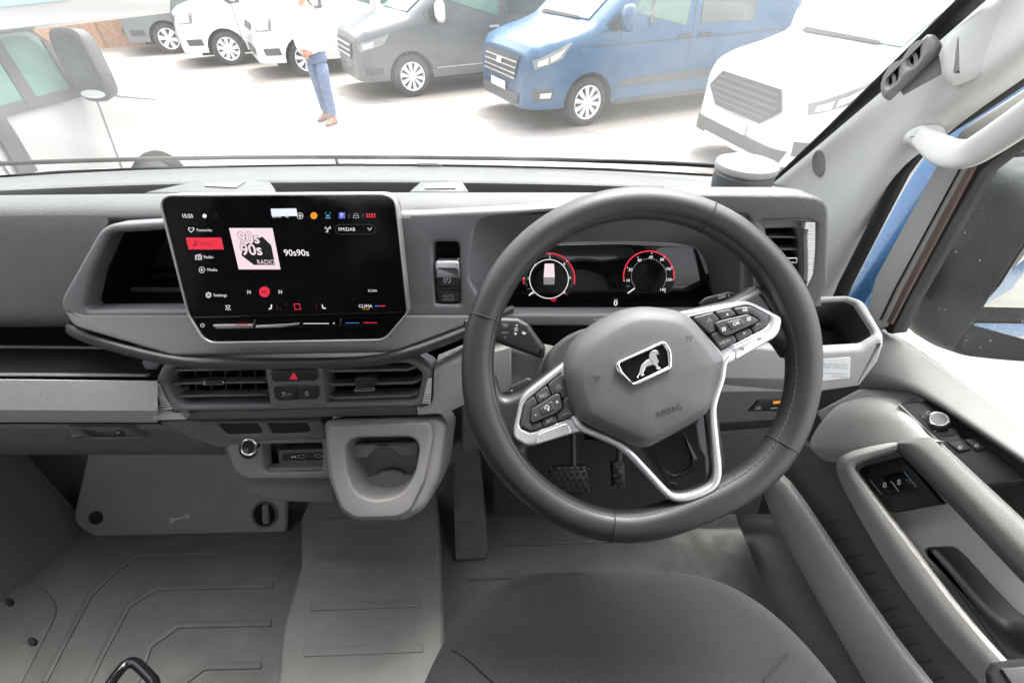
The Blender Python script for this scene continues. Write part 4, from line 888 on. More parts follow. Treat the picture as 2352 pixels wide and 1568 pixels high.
# shift paddles
pp = Wp.off(-.02)
pd_ = plate('paddle', qa([(1020, 528), (1045, 505, 10), (1140, 482, 15), (1172, 492, 10), (1160, 515), (1030, 545)]), pp, .006, 'button', sw_, bevel=.002); text('OFF +', *qa([(1118, 503)])[0], 7.5, pp, 'whiteprint', pd_, rot=9, bold=.02)
pd_ = plate('paddle', qa([(212, 920), (222, 880, 20), (300, 840, 25), (318, 850, 10), (300, 900), (240, 935)]), pp, .006, 'button', sw_, bevel=.002); text('-', *qa([(234, 892)])[0], 8, pp, 'whiteprint', pd_, bold=.02)

# ================================================================== column, stalk, pedals
cl_ = thing('steering_column', 'dark plastic steering column shroud behind the wheel hub', 'column', Wp.off(-.08).h(1380, 800))
c0 = [Wp.off(-.045).h(*p) for p in circ(1400, 852, 150, 20, ry=108)]; c1 = [Wp.off(-.06).h(*p) for p in circ(1395, 848, 152, 20, ry=106)]
c2 = [p + V((0, .14, -.16)) for p in c1]
loft('shroud', [[c0[0] * .4 + p * .6 + (c0[10] - c0[0]) * .2 for p in c0], c0, c1, c2], 'doordark', cl_, cap=(True, False), smooth=50, sub=1)
mark('key_marks', [strippoly([(1363, 735), (1385, 731)], 2)], Wp.off(-.035), 'greyprint', cl_)
st = thing('indicator_stalk', 'black indicator and light stalk left of the steering column', 'stalk', Wp.off(-.05).h(1255, 815))
sp_ = Wp.off(-.05)
sa_ = plate('lever', [(1062, 735, 8), (1085, 724), (1190, 729, 12), (1214, 742, 12), (1254, 798, 10), (1250, 826, 10), (1140, 787, 20), (1068, 762, 8)], sp_, .022, 'button', st, bevel=.007, segs=4)
x, y = 1187, 752
mark('stalk_marks', [[(x - 3, y - 4), (x, y - 8), (x + 3, y - 4)], ringpoly(circ(x - 3, y + 4, 4, 8), circ(x - 3, y + 4, 2.6, 8))[0], [(x - 7, y + 12), (x - 3, y + 18), (x + 1, y + 12)], [(1198, 764), (1202, 760), (1206, 764), (1210, 764), (1206, 768), (1202, 768)], [(1181, 753), (1189, 752), (1189, 754), (1181, 755)], [(1181, 758), (1189, 757), (1189, 759), (1181, 760)]], sp_, 'whiteprint', sa_)
for s_, y in (('HIGH', 745), ('LOW', 750), ('AUTO', 764), ('1x', 774)): text(s_, 1160, y, 4, sp_, 'greyprint', sa_)
mark('stalk_marks', [[(1073, 742), (1080, 738), (1080, 748), (1073, 752)], [(1073, 756), (1080, 755), (1080, 757), (1073, 758)]], sp_, 'whiteprint', sa_)
def pedal(nm, lab, pts, Y, t, arm):
    pl = tilt(*pts[0][:2], Y, t)
    th = thing(nm, lab, 'pedal', pl.h(*pts[0][:2]) - V((0, 0, .05)))
    pd = plate('pad', pts, pl, .02, 'black', th, bevel=.006)
    xs = [p[0] for p in pts]; ys = [p[1] for p in pts]; x0, x1, y0, y1 = min(xs), max(xs), min(ys), max(ys)
    i = 0
    while True:
        yy = y0 + 6 + (i // 9) * 13
        if yy > y1 - 6: break
        xx = x0 + 8 + (i % 9) * 14 + (7 if (i // 9) % 2 else 0); i += 1
        if xx > x1 - 7: continue
        plate('tread', [(xx, yy - 5.5), (xx + 5.8, yy), (xx, yy + 5.5), (xx - 5.8, yy)], pl.off(.003), .004, 'black', th, bevel=.0012, segs=1)
    sweep('arm', [pl.off(-.01).h(*arm[0]), pl.off(-.02).h(*arm[1])], .007, .009, (0, -1, .3), 'button', th)
pedal('brake_pedal', 'wide black brake pedal with diamond tread under the wheel', [(1258, 1085, 10), (1278, 1072, 8), (1350, 1070, 8), (1357, 1128, 12), (1335, 1142, 8), (1275, 1130, 10)], .56, 42, ((1318, 1080), (1316, 960)))
pedal('accelerator_pedal', 'narrow black accelerator pedal right of the brake pedal', [(1405, 1062, 5), (1438, 1060, 5), (1440, 1120, 6), (1410, 1126, 6)], .57, 40, ((1422, 1070), (1424, 985)))

# ================================================================== driver's seat
seat = thing('driver_seat', 'charcoal woven fabric driver seat with stitched cushion', 'seat', (.157, .0, FZ))
def cush(xh, yf, z, n=96, e=4.0):
    yf -= .014
    """one closed outline of the cushion, front edge at yf"""
    pts = []
    for i in range(n):
        a = 2 * math.pi * i / n; c_, s_ = math.cos(a), math.sin(a)
        x = math.copysign(abs(c_) ** (2 / e), c_) * xh; y = math.copysign(abs(s_) ** (2 / e), s_)
        taper = 1 - .15 * max(0, y) ** 2
        pts.append(V((.157 + x * taper, -.10 + y * (yf + .10), z + .012 * (abs(x) / xh) ** 2 * (1 if z > 1.2 else 0) - .018 * max(0, y) ** 3)))
    return pts
SZ = 2 - .70
loops = [cush(.300, .33, SZ - .2), cush(.312, .345, SZ - .12), cush(.310, .348, SZ - .07), cush(.300, .340, SZ - .035), cush(.280, .325, SZ - .012), cush(.25, .30, SZ - .002), cush(.16, .22, SZ), cush(.05, .1, SZ)]
cu_ = loft('cushion', [[V(p) for p in r_] for r_ in zip(*[crom(list(c_), 4) for c_ in zip(*loops)])], 'fabric', seat, cap=(False, True), smooth=80)
from mathutils.bvhtree import BVHTree
_bv = BVHTree.FromPolygons([tuple(v.co + ORG[cu_]) for v in cu_.data.vertices], [tuple(p.vertices) for p in cu_.data.polygons])
def onseat(px, py, k=.0015):
    h = _bv.ray_cast(CAM, ray(px, py).normalized()); return h[0] + V((0, 0, k - .0015)) if h[0] else None
for pts in ([(1004, 1487), (1040, 1492), (1075, 1513), (1105, 1540), (1135, 1568), (1180, 1620)], [(1852, 1462), (1810, 1500), (1775, 1540), (1750, 1575), (1735, 1620)]):
    sweep('seam', crom([q for q in (onseat(*p, k=.002) for p in pts) if q], 6), .0016, .003, (0, 0, 1), 'stitch', seat, seg=8)
loft('backrest', [[V((.157 + math.copysign(abs(math.cos(a)) ** .6, math.cos(a)) * w, y0 + math.sin(a) * .06, z)) for a in [2 * math.pi * i / 24 for i in range(24)]] for z, w, y0 in ((1.25, .25, -.30), (1.5, .26, -.36), (1.75, .25, -.43), (1.9, .2, -.47), (1.93, .1, -.48))], 'fabric', seat, cap=(True, True), smooth=80, sub=1)
ps = thing('passenger_seat', 'charcoal fabric passenger seat just outside the lower left corner', 'seat', (-.86, -.2, FZ))
loft('cushion', [[V((-.86 + math.copysign(abs(math.cos(a)) ** .5, math.cos(a)) * w, -.22 + math.copysign(abs(math.sin(a)) ** .5, math.sin(a)) * d_, z)) for a in [2 * math.pi * i / 32 for i in range(32)]] for z, w, d_ in ((1.12, .27, .27), (1.2, .285, .285), (1.27, .27, .27), (1.29, .2, .2), (1.29, .05, .05))], 'fabric', ps, cap=(True, True), smooth=80, sub=1)
loft('backrest', [[V((-.86 + math.copysign(abs(math.cos(a)) ** .6, math.cos(a)) * w, y0 + math.sin(a) * .06, z)) for a in [2 * math.pi * i / 24 for i in range(24)]] for z, w, y0 in ((1.25, .25, -.42), (1.5, .26, -.48), (1.8, .25, -.55), (1.95, .2, -.59), (1.98, .1, -.6))], 'fabric', ps, cap=(True, True), smooth=80, sub=1)
box('seat_box', (-1.08, -.5, FZ), (-.64, .0, FZ + .27), 'doordark', ps, .02)
box('seat_box', (-.06, -.45, FZ), (.38, .22, FZ + .26), 'doordark', seat, .02)
# ================================================================== small loose things
bar = thing('bent_bar', 'glossy black bent steel bar rising at the lower left', 'bar', (-.45, .2, FZ))
q7b = lambda p: Q(0, 1080, .4, p)
bz = Pl((0, 0, 1.22), (0, .25, .97))
pts = [bz.h(*p) for p in q7b([(560, 1760), (640, 1640), (740, 1500), (790, 1448), (830, 1438), (870, 1460), (940, 1530), (965, 1570), (975, 1700), (980, 1800)])]
pts = [V((pts[0].x - .01, pts[0].y - .05, FZ + .02)), V((pts[0].x - .005, pts[0].y - .03, 1.1))] + pts + [V((pts[-1].x + .005, pts[-1].y - .03, 1.1)), V((pts[-1].x + .01, pts[-1].y - .05, FZ + .02))]
sweep('tube', crom(pts, 6), .0075, .0075, bz.n, 'gloss', bar, seg=16)
bag = thing('strap_end', 'grey ribbed textile strap end in the lower right corner', 'strap', PX(2330, 1560, .62) - V((0, 0, .1)))
bpl = Pl(PX(2320, 1550, .60), (-.5, -.3, .8))
plate('webbing', [(2272, 1548, 10), (2285, 1525, 8), (2352, 1515), (2450, 1520), (2450, 1700), (2300, 1700)], bpl, .02, 'fabric', bag, bevel=.006)
plate('webbing', [(2300, 1535), (2352, 1530), (2450, 1540), (2450, 1600), (2330, 1580)], bpl.off(.004), .004, 'doordark', bag, bevel=.002)
can = thing('ashtray_cup', 'round dark cup with a pale lid standing on the dash corner', 'cup', PY(1698, 432, .80))
cb = PY(1698, 433, .80); h_ = .05; r0 = (PY(1766, 420, .80) - PY(1632, 420, .80)).length / 2
def lathe(nm, prof, c, m, parent, n=40, ax=V((0, 0, 1))):
    return loft(nm, [[c + V((r * math.cos(2 * math.pi * i / n), r * math.sin(2 * math.pi * i / n), z)) for i in range(n)] for r, z in prof], m, parent, cap=(True, True), smooth=35)
lathe('cup_body', [(r0 * .9, -.01), (r0 * .93, .0), (r0 * .96, .012), (r0 * .96, .014), (r0 * .97, .028), (r0 * .95, .029), (r0 * .93, .034)], cb, 'fascia', can)
lathe('lid', [(r0 * .95, .033), (r0 * 1.0, .035), (r0 * 1.01, .041), (r0 * .98, .045), (r0 * .9, .0465), (r0 * .5, .0475), (.001, .0478)], cb, 'trim', can)
# ================================================================== windscreen, A pillar
ws = thing('windscreen', 'large dusty windscreen across the front of the cab', 'windscreen', PY(800, 385, 1.1))
wx = cx_; foot = [PY(x, y - 2, Y + .004) for x, y, Y in zip(wx, cwl, cyb)]
pt = PX(2189, 0, .60)
rk = V((0, -.66, .75))
rows = []
for k in (0, .15, .3, .45, .6, .75):
    rows.append([p + V((-(p.x + .3) * .05 * k, -.78 * k, .98 * k)) for p in foot])
grid('glass', rows, 'windscreen', ws, sub=1)
# black edge band at the right pillar and along the foot
grid('edge_band', [[p + V((0, .006, -.006)) for p in foot], [p + V((0, -.004, .004)) for p in foot]], 'seal', ws)
def wiper(nm, lab, pts, r, nz, clip):
    th = thing(nm, lab, 'wiper', pts[len(pts) // 2])
    sweep('blade', crom(pts, 5), .0045, .005, (0, 0, 1), 'seal', th, seg=8)
    for p, w in nz: plate('nozzle', [(p[0] - w, p[1] + 5, 3), (p[0] - w, p[1] - 4, 2), (p[0] + w * .8, p[1] - 5, 3), (p[0] + w * 1.3, p[1] + 4)], tilt(p[0], p[1], 1.10, 30), .02, 'clipgrey', th, bevel=.003)
    for p in clip: sweep('arm', [PY(p[0] - 2, p[1] - 22, 1.14), PY(p[0] + 2, p[1] - 10, 1.13), PY(p[0] + 6, p[1], 1.12), PY(p[0] + 26, p[1] + 2, 1.115), ], .004, .004, (0, -1, 0), 'seal', th, seg=8)
wiper('wiper_blade', 'thin black wiper blade along the foot of the windscreen', [PY(x, y, 1.13 - abs(x - 800) ** 1.6 / 3.2e5) for x, y in ((-200, 392), (0, 376), (400, 364), (772, 361), (1200, 365), (1500, 374), (1645, 381))], .004, (((240, 391), 34), ((982, 376), 26)), ((772, 382),))

pil = thing('windscreen_pillar', 'pale grey A-pillar trim beside the windscreen', 'pillar', PX(1900, 600, .62))
q3 = lambda p: Q(1660, 0, .38265, p)
# main trim: from the windscreen edge (left) over a soft ridge to the door seal (right)
L_ = [PX(1700, 470, .53), PX(1771, 418, .565), PX(1900, 308, .585), PX(2017, 211, .60), PX(2130, 110, .605), PX(2263, 0, .60), PX(2420, -130, .585)]
R_ = [PX(1905, 715, .665), PX(1940, 640, .66), PX(2010, 505, .655), PX(2078, 372, .65), PX(2158, 292, .635), PX(2300, 192, .615), PX(2480, 60, .59)]
rows = []
for f, k in ((0, 0), (.25, .006), (.5, .012), (.72, .02), (.88, .014), (1, -.004)):
    rows.append([a.lerp(b, f) + V((-k, -k * .8, k * .2)) for a, b in zip(L_, R_)])
rows.append([p + V((.03, .01, 0)) for p in rows[-1]])
grid('trim', rows, 'pillar', pil, sub=2)
grid('glass_edge', [[p for p in [PX(1771, 415, .545), PX(1900, 291, .557), PX(2040, 152, .567), PX(2189, 5, .562), PX(2330, -140, .55)]],
                    [p for p in [PX(1771, 420, .556), PX(1900, 311, .577), PX(2040, 192, .59), PX(2263, -2, .59), PX(2420, -135, .575)]]], 'seal', pil, solid=.004)
lower = [(1770, 420), (1860, 452), (1905, 500), (1897, 690), (1940, 690)]
# upper cover, standing proud of the lower trim
uc = Pl(PX(2200, 120, .575), (-.72, -.62, .18))
plate('upper_cover', q3([(1800, 480), (1805, 300, 60), (1850, 215, 40), (2130, 0), (2500, -330), (2900, -300), (2352, 420), (1860, 560, 60), (1830, 520, 20)]), uc, .03, 'pillar', pil, bevel=.014, segs=5)
ck = Pl(PX(2080, 135, .545), (-.80, -.50, .30))
cl2 = plate('ticket_clip', q3([(1405, 545, 20), (1430, 500, 20), (1715, 218, 12), (1760, 215, 25), (1795, 270, 10), (1770, 335, 30), (1440, 648, 15), (1410, 610, 15)]), ck, .02, 'clipgrey', pil, bevel=.006,
            holes=[q3([(1455, 510, 30), (1500, 440, 15), (1525, 425, 10), (1520, 520, 20), (1480, 560, 20), (1460, 560, 12)]), q3([(1590, 380, 30), (1635, 310, 15), (1665, 290, 10), (1665, 375, 20), (1620, 435, 20), (1595, 430, 12)])], hd=.014)
plate('clip_back', q3([(1440, 560), (1500, 420), (1670, 270), (1680, 390), (1480, 580)]), ck.off(-.012), .003, 'black', pil, bevel=0)
for c_ in ((1487, 515), (1630, 385)):
    x, y = q3([c_])[0]
    plate('clip_roll', circ(x - 4, y + 3, 12, 16, ry=17), ck.off(-.005), .006, 'clipgrey', pil, bevel=.003, holes=[circ(x - 3, y + 2, 7, 14, ry=12)], hd=.004)
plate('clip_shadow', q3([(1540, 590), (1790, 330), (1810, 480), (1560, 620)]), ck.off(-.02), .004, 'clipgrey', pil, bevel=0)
x, y = q3([(1010, 1065)])[0]
cp = Pl(PX(x, y, .585), (-.80, -.57, .2))
plate('cap', circ(x, y, 16, 24, ry=31), cp, .02, 'clipgrey', pil, bevel=.002, dome=.002)
plate('seal_strip', strippoly([(1908, 712), (1932, 655), (2005, 510), (2064, 395), (2100, 347), (2146, 308), (2240, 248), (2480, 86)], 22), Pl(PX(2040, 470, .648), (-.92, -.38, .1)), .02, 'seal', pil, bevel=.006)
jam = Pl(PX(2040, 520, .715), (-.90, -.42, .12))
plate('painted_jamb', [(1900, 725), (1925, 655), (2015, 480), (2100, 335), (2190, 270), (2480, 90), (2480, 140), (2330, 240), (2200, 340), (2072, 560), (1970, 725)], jam, .03, 'bluepaint', pil, bevel=.004)
gh = thing('grab_handle', 'curved off-white grab handle on the windscreen pillar', 'handle', PX(2200, 350, .60))
hp_ = [PX(2082, 318, .62), PX(2108, 312, .612), PX(2140, 332, .602), PX(2180, 352, .595), PX(2225, 352, .588), PX(2275, 325, .582), PX(2352, 273, .575), PX(2450, 205, .565), PX(2560, 140, .565)]
hpp = crom(hp_, 6)
def hr(t): return .010 + .010 * min(1, max(0, (t - .02)) / .3)
sweep('grip', hpp, lambda t: hr(t) * .92, lambda t: hr(t) * .42, (-.8, -.5, .2), 'pillar', gh, seg=20, power=.8)
fp = Pl(PX(2115, 310, .615), (-.8, -.5, .25))
plate('foot', q3([(1545, 905, 20), (1640, 818, 50), (1790, 808, 30), (1800, 860, 10), (1840, 915, 20), (1760, 940), (1620, 975, 30)]), fp.off(.008), .03, 'pillar', gh, bevel=.009, segs=4)

# ================================================================== driver's door, standing ajar
door = thing('driver_door', 'grey trimmed driver door standing ajar with armrest and window', 'door', (.76, .3, .9))
PSI = R(9)
Dn = V((-math.cos(PSI), -math.sin(PSI), 0))
D0 = Pl((.68, .66, 1.5), Dn)
def DT(k, tz_=0):   # door plane shifted k into the cab, leaning
    n_ = (Dn + V((0, 0, tz_))).normalized(); return Pl(V((.68, .66, 1.5)) + Dn * k, n_)
# window frame
plate('window_frame', [(1985, 735), (2008, 640), (2100, 470), (2168, 350), (2210, 295), (2480, 120), (2480, 210), (2290, 335), (2232, 372), (2170, 480), (2070, 670), (2038, 750, 8), (2010, 760)], DT(.0), .03, 'doorlight', door, bevel=.004)
plate('run_channel', strippoly([(2040, 742), (2078, 668), (2170, 497), (2232, 380)], 12), DT(.004), .02, 'brown', door, bevel=.002)
plate('window_seal', [(2030, 755), (2075, 665), (2170, 490), (2232, 372), (2300, 330), (2480, 205), (2480, 225), (2310, 345), (2252, 392), (2190, 500), (2090, 680), (2048, 768, 6), (2036, 764, 4)], DT(-.002), .03, 'seal', door, bevel=.003)
plate('groove', strippoly([(2020, 735), (2055, 662), (2140, 505), (2205, 385)], 2.2), DT(.0045), .003, 'seal', door, bevel=.0003, segs=1)
plate('window_glass', [(2040, 760), (2240, 380), (2420, 240), (2700, 240), (2700, 1100), (2352, 960)], DT(-.02), .004, 'sideglass', door, bevel=0)
# waist moulding
wa = [(1935, 700), (1985, 728), (2036, 764), (2100, 800), (2200, 868), (2352, 978), (2520, 1105)]
wb = [(1975, 900), (2010, 888), (2060, 893), (2110, 902), (2210, 968), (2352, 1062), (2520, 1180)]
rows = []
for f, k in ((-.04, -.06), (0, -.03), (.05, -.02), (.16, -.008), (.4, .012), (.8, .04), (1, .05), (1.03, .02)):
    rows.append([DT(k).h(a[0] + (b[0] - a[0]) * f, a[1] + (b[1] - a[1]) * f) for a, b in zip(wa, wb)])
grid('waist_moulding', rows, 'waist', door, sub=1)
# front bulge of the trim
plate('trim_corner', [(1870, 945), (1985, 882), (2060, 890), (2115, 900), (2080, 930), (2000, 960), (1900, 1000)], DT(.01, .3), .03, 'doormid', door, bevel=.01)
tg = [[(1975, 905), (2000, 900), (2062, 903), (2075, 925)], [(1920, 930), (1985, 912), (2062, 925), (2100, 960)], [(1880, 975), (1975, 945), (2075, 955), (2135, 1005)], [(1858, 1015), (1965, 990), (2075, 1000), (2160, 1012)], [(1866, 1034), (1930, 1052), (2060, 1026), (2172, 1012)], [(1895, 1062), (1938, 1062), (2060, 1034), (2165, 1018)]]
ks_ = (.01, .046, .064, .074, .08, .06)
grid('trim_bulge', tighten([[DT(k, .12).h(*p) for p in r_] for k, r_ in zip(ks_, tg)], .22), 'doormid', door, sub=2)
# switch panel
qd = lambda p: Q(2160, 960, .28070, p)
SP = Pl(DT(.045).h(2180, 1010), V((-.62, -.16, .78)))
spn = plate('switch_panel', qd([(305, 178), (610, 135, 10), (690, 180), (880, 480), (1010, 490), (1400, 780), (1425, 850), (1090, 905), (600, 450)]), SP, .02, 'button', door, bevel=.003)
tdp = plate('panel_rail', qd([(298, 178, 8), (318, 172), (1110, 905), (1500, 1270), (1500, 1300), (600, 462)]), SP.off(.003), .02, 'doorlight', door, bevel=.002)
plate('knob_plate', qd([(478, 262, 20), (520, 238, 20), (600, 232), (700, 300), (828, 440, 10), (800, 455), (690, 462)]), SP.off(.0015), .003, 'button', spn, bevel=.0006)
kc = qd([(672, 345)])[0]; kb = SP.h(*kc); up3 = SP.n
def dlathe(nm, prof, m, par, n=32):
    return loft(nm, [[kb + SP.u * (r * math.cos(2 * math.pi * i / n)) + SP.v * (r * math.sin(2 * math.pi * i / n)) + up3 * z for i in range(n)] for r, z in prof], m, par, cap=(False, True), smooth=35)
dlathe('mirror_knob', [(.0145, 0), (.0145, .010), (.0135, .013), (.0125, .0155)], 'button', spn)
dlathe('knob_ring', [(.0122, .0150), (.0122, .0165), (.0108, .0170), (.0105, .0166)], 'chrome', spn)
dlathe('knob_top', [(.0104, .0160), (.0103, .0166), (.001, .0168)], 'fascia', spn)
mark('knob_mark', [strippoly(arcpx(*qd([(572, 255)])[0], 4, 0, 300, 8), 1), strippoly(qd([(512, 285), (525, 295)]), 1.4), strippoly(qd([(755, 408), (772, 400)]), 2), strippoly(qd([(625, 412), (640, 424)]), 1.5)], SP.off(.0016), 'whiteprint', spn)
for pts, c_ in (([(735, 510), (860, 492, 6), (950, 575), (845, 600)], (855, 562)), ([(890, 488), (1000, 478, 6), (1100, 558), (1000, 590)], (1003, 545))):
    wsw = plate('window_switch', qd(pts), SP.off(.005), .006, 'button', spn, bevel=.0015)
    x, y = qd([c_])[0]; mark('window_mark', ringpoly(circ(x, y, 5, 6, ry=4), circ(x, y, 3.6, 6, ry=2.8)) + [strippoly([(x - 3, y + 1), (x + 3, y + 1)], 1)], SP.off(.005), 'whiteprint', wsw)
# armrest bar
aa = qd([(305, 505), (580, 462), (640, 470), (900, 730), (1120, 935), (1425, 1220), (1700, 1480)])
ab_ = qd([(300, 545), (330, 560), (420, 650), (700, 930), (930, 1170), (1240, 1500), (1500, 1780)])
am = [((a[0] * .45 + b[0] * .55), (a[1] * .45 + b[1] * .55)) for a, b in zip(aa, ab_)]
grid('armrest', tighten([[DT(.05, .5).h(*p) for p in aa], [DT(.062, .5).h(*p) for p in [(a[0] * .9 + b[0] * .1, a[1] * .9 + b[1] * .1) for a, b in zip(aa, ab_)]], [DT(.078, .4).h(*p) for p in am], [DT(.082, .3).h(*p) for p in ab_], [DT(.07, .3).h(p[0] - 6, p[1] + 8) for p in ab_], [DT(.03, .3).h(p[0] - 8, p[1] + 12) for p in ab_]]), 'armrest', door, sub=1)
# inner rail of the pull recess
qe = lambda p: Q(1900, 940, .48925, p)
ra_ = qe([(700, 345), (560, 385), (430, 420), (420, 470), (560, 690), (700, 900), (850, 1130), (1000, 1310), (1180, 1500), (1290, 1620)])
rb_ = qe([(700, 375), (560, 420), (470, 450), (492, 490), (650, 700), (815, 900), (930, 1060), (1090, 1260), (1260, 1450), (1380, 1580)])
ro_ = qe([(700, 330), (545, 360), (395, 400), (370, 480), (500, 710), (620, 920), (770, 1150), (920, 1340), (1100, 1540), (1210, 1660)])
grid('pull_rail', tighten([[DT(.075, .2).h(*p) for p in ro_], [DT(.098, .2).h(*p) for p in ra_], [DT(.095, .2).h(*p) for p in rb_], [DT(.05, .2).h(p[0] + 4, p[1]) for p in rb_], [DT(.03, .2).h(p[0] + 6, p[1] + 2) for p in rb_]]), 'doormid', door, sub=1)
plate('pull_recess', qe([(420, 400), (720, 340), (1000, 640), (1500, 1180), (1600, 1700), (1300, 1600), (900, 1050), (640, 700)]), DT(.012, .25), .02, 'doormid', door, bevel=.004)
lk = DT(.035, .35)
lkp = plate('lock_panel', qe([(495, 478, 14), (540, 455), (720, 408, 8), (930, 650), (660, 698, 20)]), lk, .012, 'black', door, bevel=.003)
lsw = plate('lock_switch', qe([(556, 528, 8), (715, 485, 14), (742, 490, 8), (805, 570), (630, 608, 10)]), lk.off(.003), .005, 'gloss', lkp, bevel=.0012)
mark('lock_line', [strippoly(qe([(668, 535), (710, 588)]), 2.2), strippoly(qe([(735, 488), (803, 566)]), 1.5), strippoly(qe([(562, 530), (622, 604)]), 1)], lk.off(.003), 'greyprint', lsw)
for c_ in ((637, 555), (710, 540)):
    x, y = qe([c_])[0]; mark('lock_mark', ringpoly(circ(x, y + 2, 4.6, 5), circ(x, y + 2, 2.8, 5)) + [strippoly(arcpx(x, y - 2, 3.4, 0, 180, 6), 1.2)], lk.off(.003), 'whiteprint', lsw)
# inside release lever
lv = qe([(815, 885, 8), (835, 872, 8), (880, 876, 20), (940, 935), (1060, 1075), (1180, 1205), (1260, 1265, 40), (1349, 1280), (1500, 1300), (1500, 1460), (1349, 1460), (1240, 1450), (1080, 1230), (930, 1020)])
plate('release_lever', lv, DT(.07, .25), .05, 'black', door, bevel=.012, segs=5)
# lower pocket
pa_ = qe([(60, 500), (120, 505), (330, 820), (560, 1170), (700, 1370), (860, 1568), (1050, 1800)])
pb_ = qe([(20, 560), (35, 640), (200, 950), (390, 1280), (470, 1420), (560, 1568), (700, 1800)])
grid('pocket_rail', tighten([[DT(.05, .1).h(p[0] + 8, p[1] - 6) for p in pa_], [DT(.078, .1).h(*p) for p in pa_], [DT(.082, .1).h(a[0] * .6 + b[0] * .4, a[1] * .6 + b[1] * .4) for a, b in zip(pa_, pb_)], [DT(.07, .1).h(*p) for p in pb_], [DT(.02, .1).h(p[0] - 2, p[1] + 10) for p in pb_]]), 'doorrail', door, sub=1)
plate('pocket_back', qe([(200, 330), (420, 480), (1180, 1660), (1200, 1900), (700, 1900), (100, 560)]), DT(.02, .1), .02, 'pocketback', door, bevel=0)
for i in range(11):
    f = i / 10; a = (300 + 560 * f, 760 + 900 * f); b = (a[0] + 110 + 25 * f, a[1] - 30)
    plate('pocket_rib', strippoly(qe([a, b]), 2.2), DT(.023, .1), .004, 'doordark', door, bevel=.0008, segs=1)
plate('door_lower', qe([(-60, 480), (60, 520), (600, 1600), (600, 1900), (0, 1900), (-60, 900)]), DT(-.04, .0), .03, 'carpetdark', door, bevel=.004)
plate('sill_plate', [(1700, 1180), (1800, 1120), (2000, 1568), (2000, 1750), (1750, 1750), (1700, 1400)], Pl((0, 0, FZ - .02), (0, 0, 1)), .02, 'carpetdark', cab, bevel=.002)
plate('inner_panel', [(1990, 960), (2130, 900), (2600, 1150), (2600, 1700), (2300, 1568)], DT(-.012), .02, 'doordark', door, bevel=0)
plate('lower_closing', [(1820, 860), (2010, 850), (2030, 960), (1860, 1080), (1800, 1180), (1740, 1180)], Pl(PX(1930, 950, .665), (-1, -.3, .1)), .02, 'doordark', cab, bevel=0)
# ---- wing mirror, carried by the door
rim_px = [(2420, 470), (2348, 560), (2290, 650), (2238, 735), (2192, 790), (2200, 812), (2280, 824), (2400, 832), (2560, 830), (2640, 720), (2620, 560), (2540, 470)]
bk_px = [(2290, 368), (2232, 395), (2165, 520), (2105, 640), (2062, 700), (2085, 752), (2150, 790), (2260, 800), (2400, 790), (2480, 690), (2470, 500), (2400, 372)]
MR = Pl(PY(2350, 700, .66), (-.25, -.95, .02))
r0_ = [MR.h(*p) for p in rim_px]; b0 = [PY(x, y, .86) for x, y in bk_px]
rs2 = lambda lp: crom(lp, 3, True)
cb0 = sum(b0, V()) / len(b0)
wm = loft('wing_mirror', [rs2([MR.off(-.004).h(*p) * .985 + sum(r0_, V()) / 12 * .015 for p in rim_px]), rs2(r0_), rs2([a.lerp(b, .5) + (a - sum(r0_, V()) / 12) * .05 for a, b in zip(r0_, b0)]), rs2(b0), rs2([p.lerp(cb0, .25) + V((0, .05, 0)) for p in b0]), rs2([p.lerp(cb0, .7) + V((0, .08, 0)) for p in b0])], 'mirrorshell', door, cap=(False, True), smooth=60)
MG = Pl(PY(2350, 700, .672), (-.36, -.93, -.06))
plate('mirror_glass', [(2430, 480, 20), (2352, 568), (2296, 655), (2244, 712, 6), (2560, 722), (2640, 700), (2600, 560), (2540, 482, 20)], MG, .004, 'mirror', wm, bevel=.001)
MG2 = Pl(PY(2350, 780, .672), (-.52, -.83, -.16))
plate('mirror_glass', [(2236, 742, 8), (2205, 785, 8), (2210, 803, 8), (2290, 815), (2400, 822), (2550, 822), (2600, 745)], MG2, .004, 'mirror', wm, bevel=.001)
plate('mirror_bar', [(2240, 712), (2600, 722), (2600, 746), (2232, 738)], MG.off(.006), .01, 'mirrorshell', wm, bevel=.003)
jp = Pl(PY(2160, 630, .80), (-.86, -.5, .05))
plate('fold_joint', Q(2180, 340, .38267, [(330, 780), (420, 738, 20), (510, 775, 30), (525, 810, 20), (480, 940, 40), (385, 1070, 40), (340, 1070, 20), (255, 1030)]), jp, .02, 'mirrorshell', wm, bevel=.005)
# ================================================================== outside
mat('asphalt', (.235, .217, .204), .9, bump=('noise', 60, .8), var=.16, vscale=1.2)
mat('gravel', (.27, .237, .208), .95, bump=('noise', 40, 1.0), var=.3, vscale=30)
mat('tyre', (.03, .03, .03), .8)
mat('alloy', (.72, .72, .73), .35, metal=.6)
mat('arch', (.012, .012, .012), .9)
mat('paintwhite', (.62, .62, .61), .28, coat=.4, var=.005, rvar=.02)
mat('paintgrey', (.085, .09, .095), .35, coat=.3, var=.01, rvar=.02)
mat('paintslate', (.13, .145, .155), .35, coat=.3, var=.01, rvar=.02)
mat('paintblue', (.016, .072, .15), .3, coat=.3, var=.01, rvar=.02)
mat('vanglass', (.05, .065, .06), .05, coat=.5, rvar=.02)
mat('greenglass', (.10, .17, .145), .06, rvar=.02)
mat('plastic', (.05, .052, .054), .6)
mat('lamp', (.6, .62, .63), .08, coat=1.0, rvar=.02)
mat('paintwhite_dim', (.26, .26, .255), .3, coat=.4, var=.005, rvar=.02)  # motorhome white, darkened in the colour so its side does not blow out
mat('grilleslat', (.09, .09, .09), .5)
mat('lens', (.2, .21, .215), .08, coat=1.0, rvar=.02)
mat('stripe', (.16, .45, .66), .4)
